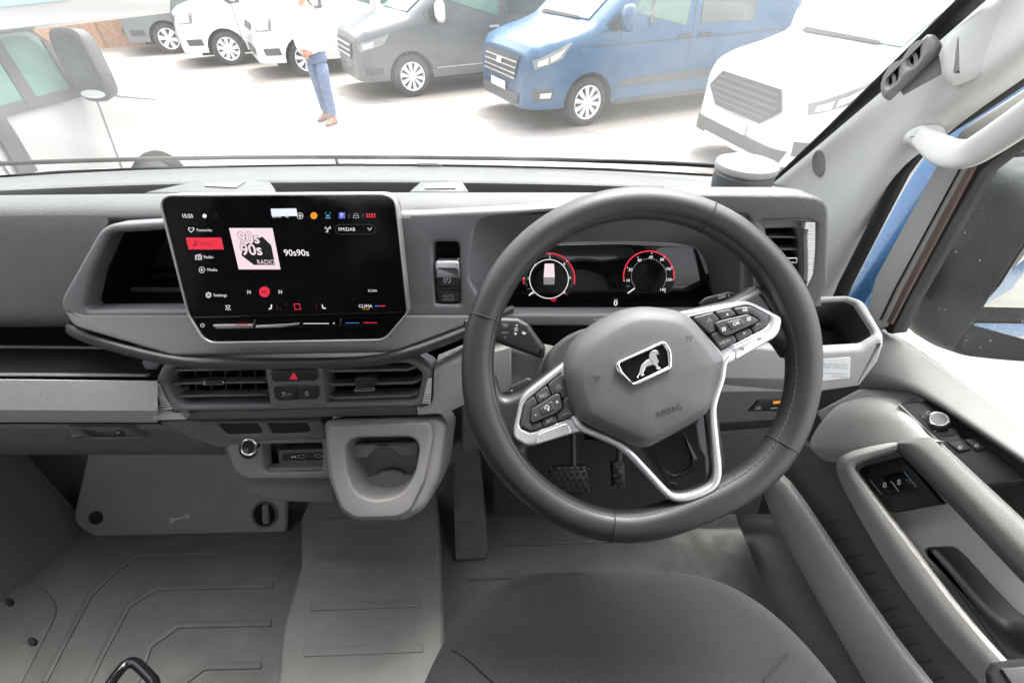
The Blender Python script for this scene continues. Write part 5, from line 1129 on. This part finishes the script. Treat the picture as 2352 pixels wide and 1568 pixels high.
mat('brick', (.36, .2, .12), .85, var=.2, vscale=14)
mat('render_wall', (.55, .38, .16), .85, var=.1)
mat('stone', (.16, .14, .12), .85)
mat('jeans', (.13, .17, .27), .9, bump=('weave', 900, .3), var=.15, vscale=20)
mat('shirt', (.75, .75, .75), .9, var=.03)
mat('skin', (.50, .26, .18), .6)
mat('shoe', (.2, .1, .06), .6)
mat('leaf', (.06, .10, .03), .8, var=.4, vscale=60)
mat('hairdark', (.03, .02, .015), .7)
ground = mesh('ground', [(-120, -120, 0), (120, -120, 0), (120, 120, 0), (-120, 120, 0)], [(0, 1, 2, 3)], 'asphalt'); tagp(ground, 'pale sunlit yard paving of the dealer lot', kind='structure')
a, b, c, d = PZ(430, 170, .004), PZ(1640, 396, .004), PZ(2600, 520, .004), PZ(-300, 60, .004)
gl_ = [PZ(430, 195, .004), PZ(760, 245, .004), PZ(1176, 321, .004), PZ(1640, 400, .004)]
ln = (gl_[3] - gl_[0]).normalized(); nn = V((-ln.y, ln.x, 0)); nn = nn if nn.y > 0 else -nn
g0, g1 = gl_[0] - ln * 20, gl_[3] + ln * 20
gr = mesh('gravel_strip', [g0 + nn * .9, g1 + nn * .9, g1 + nn * 30, g0 + nn * 30], [(0, 1, 2, 3)], 'gravel'); tagp(gr, 'pale brown gravel parking strip under the vans', kind='structure')
kb_ = mesh('expansion_joint', [g0 - nn * .02, g1 - nn * .02, g1 + nn * .02, g0 + nn * .02], [(0, 1, 2, 3)], 'stone'); tagp(kb_, 'thin dark joint line across the pale paving', kind='structure')

class Body:
    """van shell as a function: half width y(x,z), top z(x). x forward from the rear, nose at 0 (x <= 0 going back)"""
    def __init__(s, top, wid, belt, tum, zb, r=.13): s.top, s.wid, s.belt, s.tum, s.zb, s.r = top, wid, belt, tum, zb, r
    def ip(s, tab, x):
        if x >= tab[0][0]: return tab[0][1]
        for (x0, v0), (x1, v1) in zip(tab, tab[1:]):
            if x >= x1: t = (x0 - x) / (x0 - x1); return v0 + (v1 - v0) * t
        return tab[-1][1]
    def zt(s, x): return s.ip(s.top, x)
    def base(s, x, z):
        w = s.ip(s.wid, x); g = 1 - s.tum * max(0, (z - s.belt)) ** 1.2 - .05 * max(0, .5 - z)
        g -= .012 * max(0, 1 - abs(z - s.belt + .18) / .10) if False else 0
        return w * g
    def y(s, x, z):
        zt = s.zt(x); b = s.base(x, z); r = min(s.r, (zt - s.zb) * .45)
        if z > zt - r: b = b - r + math.sqrt(max(0, r * r - (z - zt + r) ** 2))
        return b
    def xf(s, y, z):
        lo, hi = -1.6, 0.0
        f = lambda x: s.zt(x) >= z and s.y(x, z) >= abs(y)
        if f(0): return 0.0
        for _ in range(30):
            m_ = (lo + hi) / 2
            if f(m_): lo = m_
            else: hi = m_
        return lo
def van(name, label, base, nose, heading, paint, prof, wid, belt, L, wb, wheel, spoke, tum=.16, grp='parked vans', arch='arch', details=None, glass='greenglass'):
    """nose: world xy of the middle of the front bumper; heading degrees of the forward direction"""
    c, s = math.cos(R(heading)), math.sin(R(heading))
    W_ = lambda x, y, z: V((nose[0] + x * c - y * s, nose[1] + x * s + y * c, z))
    th = thing(name, label, 'van', W_(-L / 2, 0, 0), grp)
    bd = Body(prof, wid, belt, tum, .28)
    fxw, rxw = -wb[0], -wb[0] - wb[1]; wr = wheel; ar = wr + .07
    def zb(x):
        z = .30
        for wx in (fxw, rxw):
            if abs(x - wx) < ar: z = max(z, wr + math.sqrt(ar * ar - (x - wx) ** 2) * .98)
        return z
    xs = sorted(set([p[0] for p in prof] + [p[0] for p in wid] + [fxw + ar * math.cos(i * math.pi / 12) for i in range(13)] + [rxw + ar * math.cos(i * math.pi / 12) for i in range(13)] + [fxw - ar - .001, fxw + ar + .001, rxw - ar - .001, rxw + ar + .001] + [-i * L / 14 for i in range(15)] + [-.3 * (i / 24) ** 1.6 for i in range(25)]), reverse=True)
    xs = [x for x in xs if x >= -L - .001]
    rows = []
    for x in xs:
        z0, z1 = zb(x), bd.zt(x); r = min(bd.r, (z1 - .28) * .45); row = []
        zl = [z0 + (z1 - r - z0) * k for k in (0, .2, .4, .6, .8, 1)] + [z1 - r + r * math.sin(R(a_)) for a_ in (22, 45, 67, 90)]
        row += [(x, bd.y(x, z), z) for z in zl]; yt = row[-1][1]; row += [(x, yt * .5, z1 + .012), (x, 0, z1 + .016)]
        full = row + [(x, -y, z) for x, y, z in row[-2::-1]]
        rows.append([W_(*p) for p in full])
    o = loft('body', rows, paint, th, cap=(True, True), closed=False, smooth=40)
    def patch(nm, quad, fn, m, n1=5, n2=5, k=.008, par=th):
        rws = []
        for i in range(n1 + 1):
            t = i / n1; row = []
            for j in range(n2 + 1):
                u = j / n2; p = [(quad[0][q] * (1 - u) + quad[1][q] * u) * (1 - t) + (quad[3][q] * (1 - u) + quad[2][q] * u) * t for q in (0, 1)]
                row.append(fn(p[0], p[1], k))
            rws.append(row)
        return grid(nm, rws, m, par, smooth=50)
    sd_ = lambda sg: (lambda x, z, k: W_(x, sg * (bd.y(x, z) + k), z))
    ft = lambda y, z, k: W_(bd.xf(y, z) + k, y, z)
    tp = lambda x, y, k: W_(x + k * .6, y, bd.zt(x) + .016 + k)
    # wheels
    for wx in (fxw, rxw):
        for sg in (1, -1):
            yb = bd.base(wx, .4) - .01
            def ring(r, yy, n=28): return [W_(wx + r * math.cos(2 * math.pi * i / n), sg * yy, wr + r * math.sin(2 * math.pi * i / n)) for i in range(n)]
            whl = loft('tyre', [ring(wr * .64, yb - .01), ring(wr * .70, yb), ring(wr * .93, yb - .012), ring(wr, yb - .05), ring(wr, yb - .19), ring(wr * .9, yb - .22)], 'tyre', th, smooth=50)
            loft('wheel_dish', [ring(wr * .66, yb - .012), ring(wr * .62, yb - .035), ring(wr * .3, yb - .045), ring(.01, yb - .045)], 'plastic', whl, cap=(False, True), smooth=50)
            loft('wheel_lip', [ring(wr * .69, yb - .004), ring(wr * .66, yb + .002), ring(wr * .61, yb - .012), ring(wr * .6, yb - .03)], 'alloy', whl, smooth=50)
            ns, w0, w1 = spoke
            for i in range(ns):
                a_ = 2 * math.pi * i / ns + .2; vv = []
                for r, w in ((wr * .10, w0), (wr * .35, (w0 + w1) / 2), (wr * .63, w1)):
                    for q in (-1, 1):
                        vv.append((r * math.cos(a_) - q * w * math.sin(a_), r * math.sin(a_) + q * w * math.cos(a_)))
                pts = [W_(wx + x, sg * (yb - .008), wr + z) for x, z in vv] + [W_(wx + x, sg * (yb - .03), wr + z) for x, z in vv]
                mesh('spoke', pts, [(0, 1, 3, 2), (2, 3, 5, 4), (0, 2, 8, 6), (2, 4, 10, 8), (1, 3, 9, 7), (3, 5, 11, 9)], 'alloy', whl, smooth=0)
            loft('hub_cap', [ring(wr * .16, yb - .02, 14), ring(wr * .14, yb - .002, 14), ring(.01, yb, 14)], 'alloy', whl, cap=(False, True))
            def half(r, yy, n=18): return [W_(wx + r * math.cos(math.pi * i / n), sg * yy, wr + r * math.sin(math.pi * i / n)) for i in range(n + 1)]
            loft('wheel_arch', [half(ar - .002, yb + .004), half(ar - .02, yb - .05), half(ar, yb - .30), half(.01, yb - .30)], arch, th, closed=False, smooth=50)
    box_pts = [W_(x, y, z) for x, y, z in ((-.35, -.7, .3), (-L + .3, -.7, .3), (-L + .3, .7, .3), (-.35, .7, .3))]
    mesh('underbody', box_pts + [p - V((0, 0, .08)) for p in box_pts], [(0, 1, 2, 3), (4, 5, 6, 7), (0, 1, 5, 4), (1, 2, 6, 5), (2, 3, 7, 6), (3, 0, 4, 7)], 'arch', th)
    return th, bd, W_, patch, sd_, ft, tp
def dress(v, D, sides=(1,)):
    """windows, lamps and trim from a table"""
    th, bd, W_, patch, sd_, ft, tp = v
    for sg in sides:
        for nm, quad, m, k in D.get('side', ()): patch(nm, quad, sd_(sg), m, 6, 6, k)
    for nm, quad, m, k in D.get('front', ()): patch(nm, quad, ft, m, 8, 24, k + .01)
    for nm, quad, m, k in D.get('top', ()): patch(nm, quad, tp, m, 6, 10, k)
    for sg in (1, -1):
        if 'mirror' in D:
            x, z, y0, mm_ = D['mirror']; b0_ = W_(x, sg * (bd.y(x, z) + .0), z)
            mo = W_(x + .02, sg * (bd.y(x, z) + y0), z + .06); ax = (W_(1, 0, 0) - W_(0, 0, 0)); sx_ = (W_(0, 1, 0) - W_(0, 0, 0))
            n = 20; lps = []
            for k, r in ((-.05, .02), (-.05, .85), (-.02, 1.0), (.05, .92), (.09, .5), (.10, .05)):
                lps.append([mo + ax * k + sx_ * (.105 * r * math.copysign(abs(math.cos(q)) ** .6, math.cos(q))) + V((0, 0, .16 * r * math.copysign(abs(math.sin(q)) ** .6, math.sin(q)))) for q in [2 * math.pi * i / n for i in range(n)]])
            ms = loft('mirror', lps, mm_, th, smooth=60)
            sweep('mirror_arm', [b0_ - V((0, 0, .06)), mo - V((0, 0, .12))], .03, .025, ax, 'plastic', ms, seg=8)
        for hx in D.get('handles', ()):
            z = D.get('hz', 1.05); patch('door_handle', [(hx, z + .02), (hx - .2, z + .02), (hx - .2, z - .02), (hx, z - .02)], sd_(sg), D.get('hm', 'plastic'), 2, 4, .028)
        for lx in D.get('lines', ()):
            patch('door_gap', [(lx - .004, .36), (lx + .004, .36), (lx + .004, bd.zt(lx) - .16), (lx - .004, bd.zt(lx) - .16)], sd_(sg), 'plastic', 10, 1, .004)

# profile tables (distance back from the nose, height)
P_custom = [(0, .62), (-.02, .80), (-.06, .98), (-.14, 1.06), (-.35, 1.13), (-.75, 1.22), (-1.0, 1.30), (-1.35, 1.56), (-1.75, 1.84), (-2.0, 1.95), (-2.6, 2.0), (-4.6, 2.0), (-4.95, 1.96), (-4.98, 1.0)]
W_custom = [(0, .62), (-.02, .74), (-.07, .82), (-.18, .90), (-.4, .96), (-.8, .985), (-4.8, .985), (-4.98, .93)]
# ---- blue van
hd = 205
f = V((math.cos(R(hd)), math.sin(R(hd)), 0)); lft = V((-f.y, f.x, 0))
def nosefrom(wheel_xy, fx, half): p = V((wheel_xy[0], wheel_xy[1], 0)) - lft * half + f * fx; return (p.x, p.y)
bt = van('blue_van', 'metallic blue van with silver wheels parked between the grey and the white van', None, nosefrom((1.12, 7.47), .98, .97), hd, 'paintblue', P_custom, W_custom, 1.15, 4.98, (.98, 2.93), .335, (10, .018, .034), arch='plastic')
dr_custom = dict(
    side=[('side_window', [(-1.55, 1.42), (-1.98, 1.72), (-2.62, 1.76), (-2.55, 1.22)], 'greenglass', .006), ('side_window', [(-1.15, 1.28), (-1.55, 1.46), (-1.53, 1.26), (-1.3, 1.2)], 'vanglass', .006), ('window_post', [(-1.9, 1.7), (-1.96, 1.7), (-1.94, 1.24), (-1.88, 1.24)], 'vanglass', .009),
          ('side_window', [(-2.82, 1.74), (-3.9, 1.74), (-3.9, 1.24), (-2.82, 1.24)], 'vanglass', .006), ('side_moulding', [(-1.55, .60), (-4.6, .66), (-4.6, .54), (-1.45, .52)], 'plastic', .012), ('sill', [(-1.45, .34), (-3.3, .34), (-3.3, .28), (-1.45, .28)], 'plastic', .012),
          ('crease', [(-.95, 1.04), (-4.8, 1.10), (-4.8, 1.085), (-.95, 1.025)], 'plastic', .003), ('headlight', [(-.10, .91), (-.64, 1.115), (-.50, .92), (-.13, .81)], 'lens', .012), ('lamp_unit', [(-.16, .90), (-.30, .945), (-.29, .87), (-.16, .845)], 'lamp', .02), ('lamp_unit', [(-.33, .955), (-.55, 1.05), (-.46, .95), (-.33, .89)], 'lamp', .02), ('fog_recess', [(-.10, .56), (-.40, .56), (-.38, .42), (-.12, .42)], 'plastic', .008), ('fog_lamp', [(-.20, .51), (-.36, .52), (-.35, .45), (-.2, .45)], 'lamp', .02)],
    front=[('grille', [(-.60, .93), (.60, .93), (.50, .62), (-.50, .62)], 'plastic', .012), ('lower_grille', [(-.66, .48), (.66, .48), (.62, .34), (-.62, .34)], 'plastic', .012), ('number_plate', [(-.26, .58), (.26, .58), (.26, .47), (-.26, .47)], 'white', .03)] +
          [('grille_bar', [(-.56, z + .009), (.56, z + .009), (.56, z - .009), (-.56, z - .009)], 'alloy', .022) for z in (.86, .79, .72, .66)] + [('badge', [(-.09, .86), (.09, .86), (.09, .78), (-.09, .78)], 'lamp', .035)],
    top=[('windscreen', [(-1.02, -.74), (-1.02, .74), (-1.92, .62), (-1.92, -.62)], 'greenglass', .006), ('wiper', [(-1.0, -.6), (-1.0, .5), (-1.03, .5), (-1.05, -.6)], 'seal', .014)],
    mirror=(-1.42, 1.30, .16, 'paintblue'), handles=(-2.45, -2.85), hz=1.10, lines=(-1.42, -2.70), hm='plastic')
dress(bt, dr_custom)
# ---- white van of the same shape at the right
hw = 193
f2 = V((math.cos(R(hw)), math.sin(R(hw)), 0))
wt = van('white_van', 'bright white van with a dark honeycomb grille at the right of the windscreen', None, (2.56, 5.66), hw, 'paintwhite', P_custom, W_custom, 1.15, 4.98, (.98, 2.93), .335, (10, .018, .034), arch='plastic')
dw = dict(dr_custom); dw['mirror'] = (-1.42, 1.30, .16, 'paintwhite')
dw['front'] = [('grille', [(-.52, .97), (.52, .97), (.66, .80), (-.66, .80)], 'plastic', .012), ('grille', [(-.66, .80), (.66, .80), (.42, .63), (-.42, .63)], 'plastic', .012)] + [('grille_bar', [(-w, z + .012), (w, z + .012), (w, z - .012), (-w, z - .012)], 'grilleslat', .02) for z, w in ((.92, .52), (.86, .56), (.80, .60), (.74, .54), (.69, .45))] + \
    [('lower_grille', [(-.84, .46), (.84, .46), (.80, .30), (-.80, .30)], 'plastic', .012), ('bumper_lip', [(-.5, .33), (.5, .33), (.45, .28), (-.45, .28)], 'alloy', .02), ('number_plate', [(-.26, .60), (.26, .60), (.26, .47), (-.26, .47)], 'white', .03)]
dress(wt, dw)
# ---- grey van
P_vito = [(0, .60), (-.03, .82), (-.08, .95), (-.25, 1.05), (-.7, 1.16), (-1.0, 1.24), (-1.4, 1.5), (-1.85, 1.8), (-2.1, 1.87), (-2.7, 1.91), (-4.8, 1.9), (-5.1, 1.84), (-5.14, 1.0)]
W_vito = [(0, .55), (-.03, .70), (-.10, .80), (-.25, .89), (-.5, .94), (-.9, .962), (-4.9, .962), (-5.14, .9)]
hd = 208; f = V((math.cos(R(hd)), math.sin(R(hd)), 0)); lft = V((-f.y, f.x, 0))
vt = van('grey_van', 'dark grey van with ten-spoke wheels left of the blue van', None, nosefrom((-1.78, 9.38), .92, .95), hd, 'paintgrey', P_vito, W_vito, 1.12, 5.14, (.92, 3.2), .335, (10, .012, .036))
dress(vt, dict(side=[('side_window', [(-1.6, 1.45), (-2.1, 1.68), (-2.7, 1.70), (-2.65, 1.16)], 'greenglass', .006), ('side_window', [(-1.2, 1.24), (-1.6, 1.46), (-1.58, 1.16), (-1.35, 1.12)], 'vanglass', .006), ('window_post', [(-1.62, 1.5), (-1.70, 1.5), (-1.68, 1.14), (-1.6, 1.14)], 'vanglass', .009), ('side_window', [(-2.85, 1.68), (-4.7, 1.66), (-4.7, 1.2), (-2.85, 1.18)], 'vanglass', .006),
    ('headlight', [(-.07, .86), (-.60, 1.0), (-.48, .85), (-.1, .74)], 'lens', .012), ('lamp_unit', [(-.14, .85), (-.32, .90), (-.30, .82), (-.14, .78)], 'lamp', .02), ('sill_line', [(-1.4, .45), (-4, .47), (-4, .455), (-1.4, .435)], 'alloy', .004), ('fog_recess', [(-.12, .50), (-.42, .50), (-.4, .40), (-.14, .40)], 'plastic', .006)],
    front=[('grille', [(-.55, .88), (.55, .88), (.5, .62), (-.5, .62)], 'plastic', .012)] + [('grille_bar', [(-.5, z + .016), (.5, z + .016), (.5, z - .016), (-.5, z - .016)], 'alloy', .022) for z in (.82, .74, .66)],
    top=[('windscreen', [(-1.02, -.72), (-1.02, .72), (-1.95, .62), (-1.95, -.62)], 'greenglass', .006)], mirror=(-1.5, 1.22, .16, 'paintwhite'), handles=(-2.45, -2.9), hz=1.02, lines=(-1.45, -2.78), hm='alloy'))
# ---- white vans and slate van further left
P_t5 = [(0, .62), (-.03, .84), (-.08, .98), (-.22, 1.08), (-.6, 1.2), (-.85, 1.28), (-1.25, 1.58), (-1.6, 1.82), (-1.9, 1.9), (-2.4, 1.95), (-4.7, 1.95), (-4.88, 1.9), (-4.9, 1.0)]
W_t5 = [(0, .60), (-.03, .74), (-.10, .83), (-.25, .90), (-.5, .94), (-4.7, .952), (-4.9, .9)]
dt5 = lambda mm_: dict(side=[('side_window', [(-1.45, 1.5), (-1.85, 1.72), (-2.45, 1.74), (-2.42, 1.22)], 'greenglass', .006), ('side_window', [(-1.05, 1.30), (-1.45, 1.52), (-1.43, 1.2), (-1.2, 1.18)], 'vanglass', .006), ('side_window', [(-2.65, 1.72), (-4.5, 1.72), (-4.5, 1.24), (-2.65, 1.22)], 'greenglass', .006),
    ('headlight', [(-.07, 1.0), (-.42, 1.06), (-.36, .86), (-.09, .84)], 'lens', .012), ('lamp_unit', [(-.10, .99), (-.34, 1.03), (-.31, .88), (-.11, .86)], 'lamp', .02), ('fog_recess', [(-.12, .56), (-.42, .56), (-.44, .44), (-.14, .44)], 'plastic', .008)],
    front=[('grille', [(-.5, .96), (.5, .96), (.48, .84), (-.48, .84)], 'plastic', .012), ('lower_grille', [(-.6, .56), (.6, .56), (.58, .42), (-.58, .42)], 'plastic', .012)], top=[('windscreen', [(-.9, -.72), (-.9, .72), (-1.7, .62), (-1.7, -.62)], 'greenglass', .006)], mirror=(-1.3, 1.32, .15, mm_), handles=(-2.2, -2.6), hz=1.08, lines=(-1.25, -2.52), hm=mm_)
for nm, lab, wxy, hd, pt_, spk in (('white_van', 'white van behind the standing man in jeans', (-4.31, 11.21), 210, 'paintwhite', (8, .02, .04)), ('white_van', 'white van between the man in jeans and the slate grey van', (-6.58, 12.53), 212, 'paintwhite', (9, .02, .045)), ('slate_van', 'slate grey van at the far left end of the parked row', (-8.94, 14.23), 214, 'paintslate', (6, .03, .055))):
    f = V((math.cos(R(hd)), math.sin(R(hd)), 0)); lft = V((-f.y, f.x, 0))
    dress(van(nm, lab, None, nosefrom(wxy, .90, .94), hd, pt_, P_t5, W_t5, 1.16, 4.9, (.90, 3.0), .34, spk), dt5(pt_))
# ---- motorhome on the left
P_duc = [(0, .62), (-.02, .85), (-.06, 1.0), (-.20, 1.08), (-.55, 1.18), (-.85, 1.27), (-1.05, 1.48), (-1.26, 1.70), (-1.5, 1.95), (-1.9, 2.1), (-5.6, 2.12)]
W_duc = [(0, .60), (-.03, .72), (-.10, .84), (-.3, .95), (-.6, 1.0), (-5.6, 1.0)]
mh = van('motorhome', 'white motorhome with black mirror and overcab at the left edge', None, (-3.90, 4.67), 90, 'paintwhite_dim', P_duc, W_duc, 1.22, 5.6, (.95, 3.45), .375, (8, .03, .05), grp=None, tum=.13)
th, bd, W_, patch, sd_, ft, tp = mh; th['category'] = 'motorhome'
sr = sd_(-1)
patch('side_window', [(-1.62, 1.80), (-2.5, 1.80), (-2.5, 1.36), (-1.62, 1.32)], sr, 'greenglass', 6, 6, .006)
patch('side_window', [(-1.28, 1.62), (-1.56, 1.80), (-1.56, 1.32), (-1.26, 1.31)], sr, 'greenglass', 6, 6, .006)
patch('window_surround', [(-1.14, 1.33), (-2.55, 1.37), (-2.55, 1.32), (-1.14, 1.27)], sr, 'plastic', 2, 8, .010)
patch('window_post', [(-1.53, 1.84), (-1.60, 1.84), (-1.66, 1.30), (-1.57, 1.30)], sr, 'plastic', 6, 2, .012)
patch('window_post', [(-1.20, 1.62), (-1.27, 1.68), (-1.29, 1.28), (-1.10, 1.28)], sr, 'plastic', 4, 2, .012)
patch('door_handle', [(-1.84, 1.29), (-1.95, 1.29), (-1.98, 1.0), (-1.86, 1.0)], sr, 'plastic', 4, 4, .015)
patch('door_gap', [(-1.12, 1.26), (-1.13, 1.26), (-1.30, .5), (-1.29, .5)], sr, 'plastic', 8, 1, .004)
patch('door_gap', [(-2.02, 1.3), (-2.03, 1.3), (-2.03, .5), (-2.02, .5)], sr, 'plastic', 8, 1, .004)
patch('bonnet_gap', [(-.5, 1.10), (-.94, 1.22), (-.94, 1.21), (-.5, 1.09)], sr, 'plastic', 1, 8, .004)
patch('windscreen', [(-.90, -.78), (-.90, .78), (-1.50, .7), (-1.50, -.7)], tp, 'greenglass', 6, 8, .006)
for sg in (-1, 1):
    b0_ = W_(-1.20, sg * .98, 1.34); ax = W_(1, 0, 0) - W_(0, 0, 0); sx_ = (W_(0, sg, 0) - W_(0, 0, 0)); mo = b0_ + sx_ * .17 + V((0, 0, .12)) - ax * .06
    n = 28; lps = []
    for k, r in ((-.055, .0), (-.055, .80), (-.055, .9), (-.04, 1.0), (.05, .95), (.09, .6), (.10, .05)):
        lps.append([mo + ax * k + sx_ * (.115 * r * math.copysign(abs(math.cos(q)) ** .55, math.cos(q))) + V((0, 0, .205 * r * math.copysign(abs(math.sin(q)) ** .55, math.sin(q)))) for q in [2 * math.pi * i / n for i in range(n)]])
    ms = loft('mirror', lps, 'plastic', th, smooth=50)
    loft('mirror_glass', [[mo - ax * .058 + sx_ * (.115 * r * math.copysign(abs(math.cos(q)) ** .55, math.cos(q))) + V((0, 0, .03 + .155 * r * math.copysign(abs(math.sin(q)) ** .55, math.sin(q)))) for q in [2 * math.pi * i / n for i in range(n)]] for r in (.78, .02)], 'vanglass', ms)
    loft('mirror_glass', [[mo - ax * .059 + sx_ * (.09 * r * math.cos(q)) + V((0, 0, -.155 + .028 * r * math.sin(q))) for q in [2 * math.pi * i / n for i in range(n)]] for r in (.9, .02)], 'lamp', ms)
    sweep('mirror_arm', [b0_ - ax * .02, mo - V((0, 0, .10))], .04, .03, ax, 'plastic', ms, seg=10)
ov = [(.10, 1.63), (.18, 1.72), (.2, 1.95), (-.35, 2.5), (-.8, 2.75), (-5.6, 2.85), (-5.6, 1.74)]
cv = lambda y: [W_(x, y, z) for x, z in ov]
oc = loft('overcab', [[p.lerp(sum(cv(1.03), V()) / 7, .04) for p in cv(1.04)], cv(1.0), cv(-1.0), [p.lerp(sum(cv(-1.03), V()) / 7, .04) for p in cv(-1.04)]], 'paintwhite_dim', th, cap=(True, True), smooth=30)
mesh('blue_stripe', [W_(-1.05, -1.046, 1.84), W_(-5, -1.046, 1.84), W_(-5, -1.046, 1.765), W_(-.95, -1.046, 1.785)], [(0, 1, 2, 3)], 'stripe', oc)
# ---- building with a low wall behind
wl0 = PZ(360, 104, 0); wl1 = PZ(-60, 128, 0)
dd = (wl0 - wl1).normalized(); nb = V((-dd.y, dd.x, 0)); nb = nb if nb.y > 0 else -nb
bld = thing('yard_building', 'yellow rendered building with brick foot behind the parked vans', 'building', wl0 + nb * 2)
p0, p1 = wl1 - dd * 14, wl0 + dd * 9
def wallbox(nm, a_, b_, t0, t1, z0, z1, m):
    v4 = [a_ + nb * t0, b_ + nb * t0, b_ + nb * t1, a_ + nb * t1]
    return mesh(nm, [V((p.x, p.y, z0)) for p in v4] + [V((p.x, p.y, z1)) for p in v4], [(0, 1, 2, 3), (4, 5, 6, 7), (0, 1, 5, 4), (1, 2, 6, 5), (2, 3, 7, 6), (3, 0, 4, 7)], m, bld, smooth=0)
wallbox('brick_foot', p0, p1, 0, .4, 0, .95, 'brick'); wallbox('coping', p0, p1, -.03, .43, .95, 1.10, 'stone'); wallbox('wall', p0, p1, .1, 5, 1.10, 3.4, 'render_wall')
for i in range(4):
    a_ = wl1 - dd * 6 + dd * (i * 4.2); wallbox('brick_pier', a_, a_ + dd * .5, -.06, .2, 0, 3.3, 'brick')
    wallbox('window', a_ + dd * 1.3, a_ + dd * 3.0, .06, .2, 1.75, 2.9, 'vanglass')
wallbox('roof', p0 - dd * .3, p1 + dd * .3, -.3, 5.3, 3.4, 3.6, 'stone')
# ---- vehicle behind, seen in the mirror, and hedge beyond the door window
rv = van('white_van', 'white van standing behind, seen only in the wing mirror', None, (2.6, -2.4), 92, 'paintwhite', P_t5, W_t5, 1.16, 4.9, (.90, 3.0), .34, (8, .02, .04), grp=None)
dress(rv, dt5('paintwhite'), sides=(1, -1))
hb_ = van('white_van', 'white van far right beyond the door window', None, (5.6, 2.2), 190, 'paintwhite', P_t5, W_t5, 1.16, 4.9, (.90, 3.0), .34, (8, .02, .04), grp=None)
dress(hb_, dt5('paintwhite'))
# ---- our own van outside: bonnet and right front wing below the windscreen, painted door skin
own = thing('own_bonnet', 'blue bonnet of this van sloping away below the windscreen', 'bonnet', (-.3, 1.5, .8))
grid('panel', [[p + V((0, .015, -.012)) for p in foot], [p + V((0, .25, -.16)) for p in foot], [V((p.x * .95 - .015, 1.62 - abs(p.x + .3) * .15, 1.25)) for p in foot], [V((p.x * .95 - .015, 1.75 - abs(p.x + .3) * .2, .7)) for p in foot]], 'bluepaint', own, sub=1)
mesh('door_skin', [(.755, .78, 1.36), (.88, -.15, 1.36), (.88, -.15, .6), (.78, .78, .6)], [(0, 1, 2, 3)], 'bluepaint', door)

# ================================================================== the standing man
def person(at, yaw):
    th = thing('person', 'man in white shirt, blue jeans and brown shoes standing hands joined', 'person', (at[0], at[1], 0))
    c, s = math.cos(R(yaw)), math.sin(R(yaw)); T_ = lambda x, y, z: V((at[0] + x * c - y * s, at[1] + x * s + y * c, z))
    def tube(nm, sk, m, par, seg=14, sub=1):
        lps = []
        for x, y, z, rx_, ry_ in sk: lps.append([T_(x + rx_ * math.cos(2 * math.pi * i / seg), y + ry_ * math.sin(2 * math.pi * i / seg), z) for i in range(seg)])
        return loft(nm, lps, m, par, cap=(True, True), smooth=70, sub=sub)
    # x is forward, y is left
    body = [(0, 0, .98, .11, .17), (0, 0, 1.08, .115, .165), (.0, 0, 1.25, .12, .17), (.0, 0, 1.38, .11, .19), (-.01, 0, 1.46, .08, .16), (-.01, 0, 1.50, .055, .06), (-.005, 0, 1.56, .052, .055), (.01, 0, 1.60, .08, .065), (.015, 0, 1.68, .098, .075), (.01, 0, 1.76, .095, .072), (0, 0, 1.81, .06, .05), (0, 0, 1.82, .01, .01)]
    bd = tube('body', body, 'skin', th)
    tube('shirt', [(.0, 0, .93, .135, .20), (0, 0, .98, .13, .192), (0, 0, 1.08, .13, .185), (0, 0, 1.25, .137, .19), (0, 0, 1.38, .125, .205), (-.01, 0, 1.45, .095, .175), (-.01, 0, 1.49, .07, .08)], 'shirt', th)
    tube('hair', [(-.03, 0, 1.66, .085, .075), (-.02, 0, 1.74, .1, .08), (-.005, 0, 1.80, .075, .062), (0, 0, 1.835, .01, .01)], 'hairdark', th)
    loft('nose', [[T_(.105 + .012 * k, r * math.cos(q), 1.675 + r * math.sin(q)) for q in [i * math.pi / 4 for i in range(8)]] for k, r in ((0, .014), (1, .008), (1.4, .002))], 'skin', th, cap=(True, True))
    tube('jeans', [(0, 0, .78, .10, .165), (0, 0, .84, .115, .178), (0, 0, .92, .118, .175), (0, 0, .99, .112, .165)], 'jeans', th)
    for sg in (1, -1):
        dx = .06 * sg
        tube('trouser_leg', [(0 + dx * 1.3, sg * .13, .07, .06, .06), (-.01 + dx, sg * .125, .25, .068, .066), (.015 + dx * .8, sg * .11, .50, .076, .076), (.01 + dx * .4, sg * .098, .68, .09, .09), (0, sg * .085, .84, .10, .088)], 'jeans', th)
        tube('shoe', [(.07 + dx * 1.3, sg * .145, .0, .15, .048), (.065 + dx * 1.3, sg * .145, .035, .145, .05), (.03 + dx * 1.3, sg * .138, .075, .085, .045), (0 + dx * 1.3, sg * .13, .11, .05, .045)], 'shoe', th)
        arm = [T_(-.01, sg * .19, 1.42), T_(0, sg * .25, 1.28), T_(.0, sg * .265, 1.14), T_(.07, sg * .20, 1.03), T_(.15, sg * .09, .96), T_(.17, sg * .055, .945)]
        sweep('sleeve', crom(arm[:5], 5), lambda t: .056 - .02 * t, lambda t: .056 - .02 * t, (0, 0, 1) if False else (1, .2, 0), 'shirt', th, seg=12)
        sweep('palm', [arm[4], arm[5], T_(.18, sg * .02, .925)], .026, .032, (1, 0, 0), 'skin', th, seg=10)
        for k in range(4):
            z = .955 - k * .019; sweep('finger', [T_(.185, sg * .025, z - .01), T_(.20, -sg * .01, z - .015), T_(.19, -sg * .04, z - .02)], .008, .009, (1, 0, 0), 'skin', th, seg=8)
        sweep('thumb', [T_(.17, sg * .05, .97), T_(.195, sg * .02, .985), T_(.20, -sg * .005, .975)], .009, .010, (1, 0, 0), 'skin', th, seg=8)
person((-2.86, 7.78), 248)
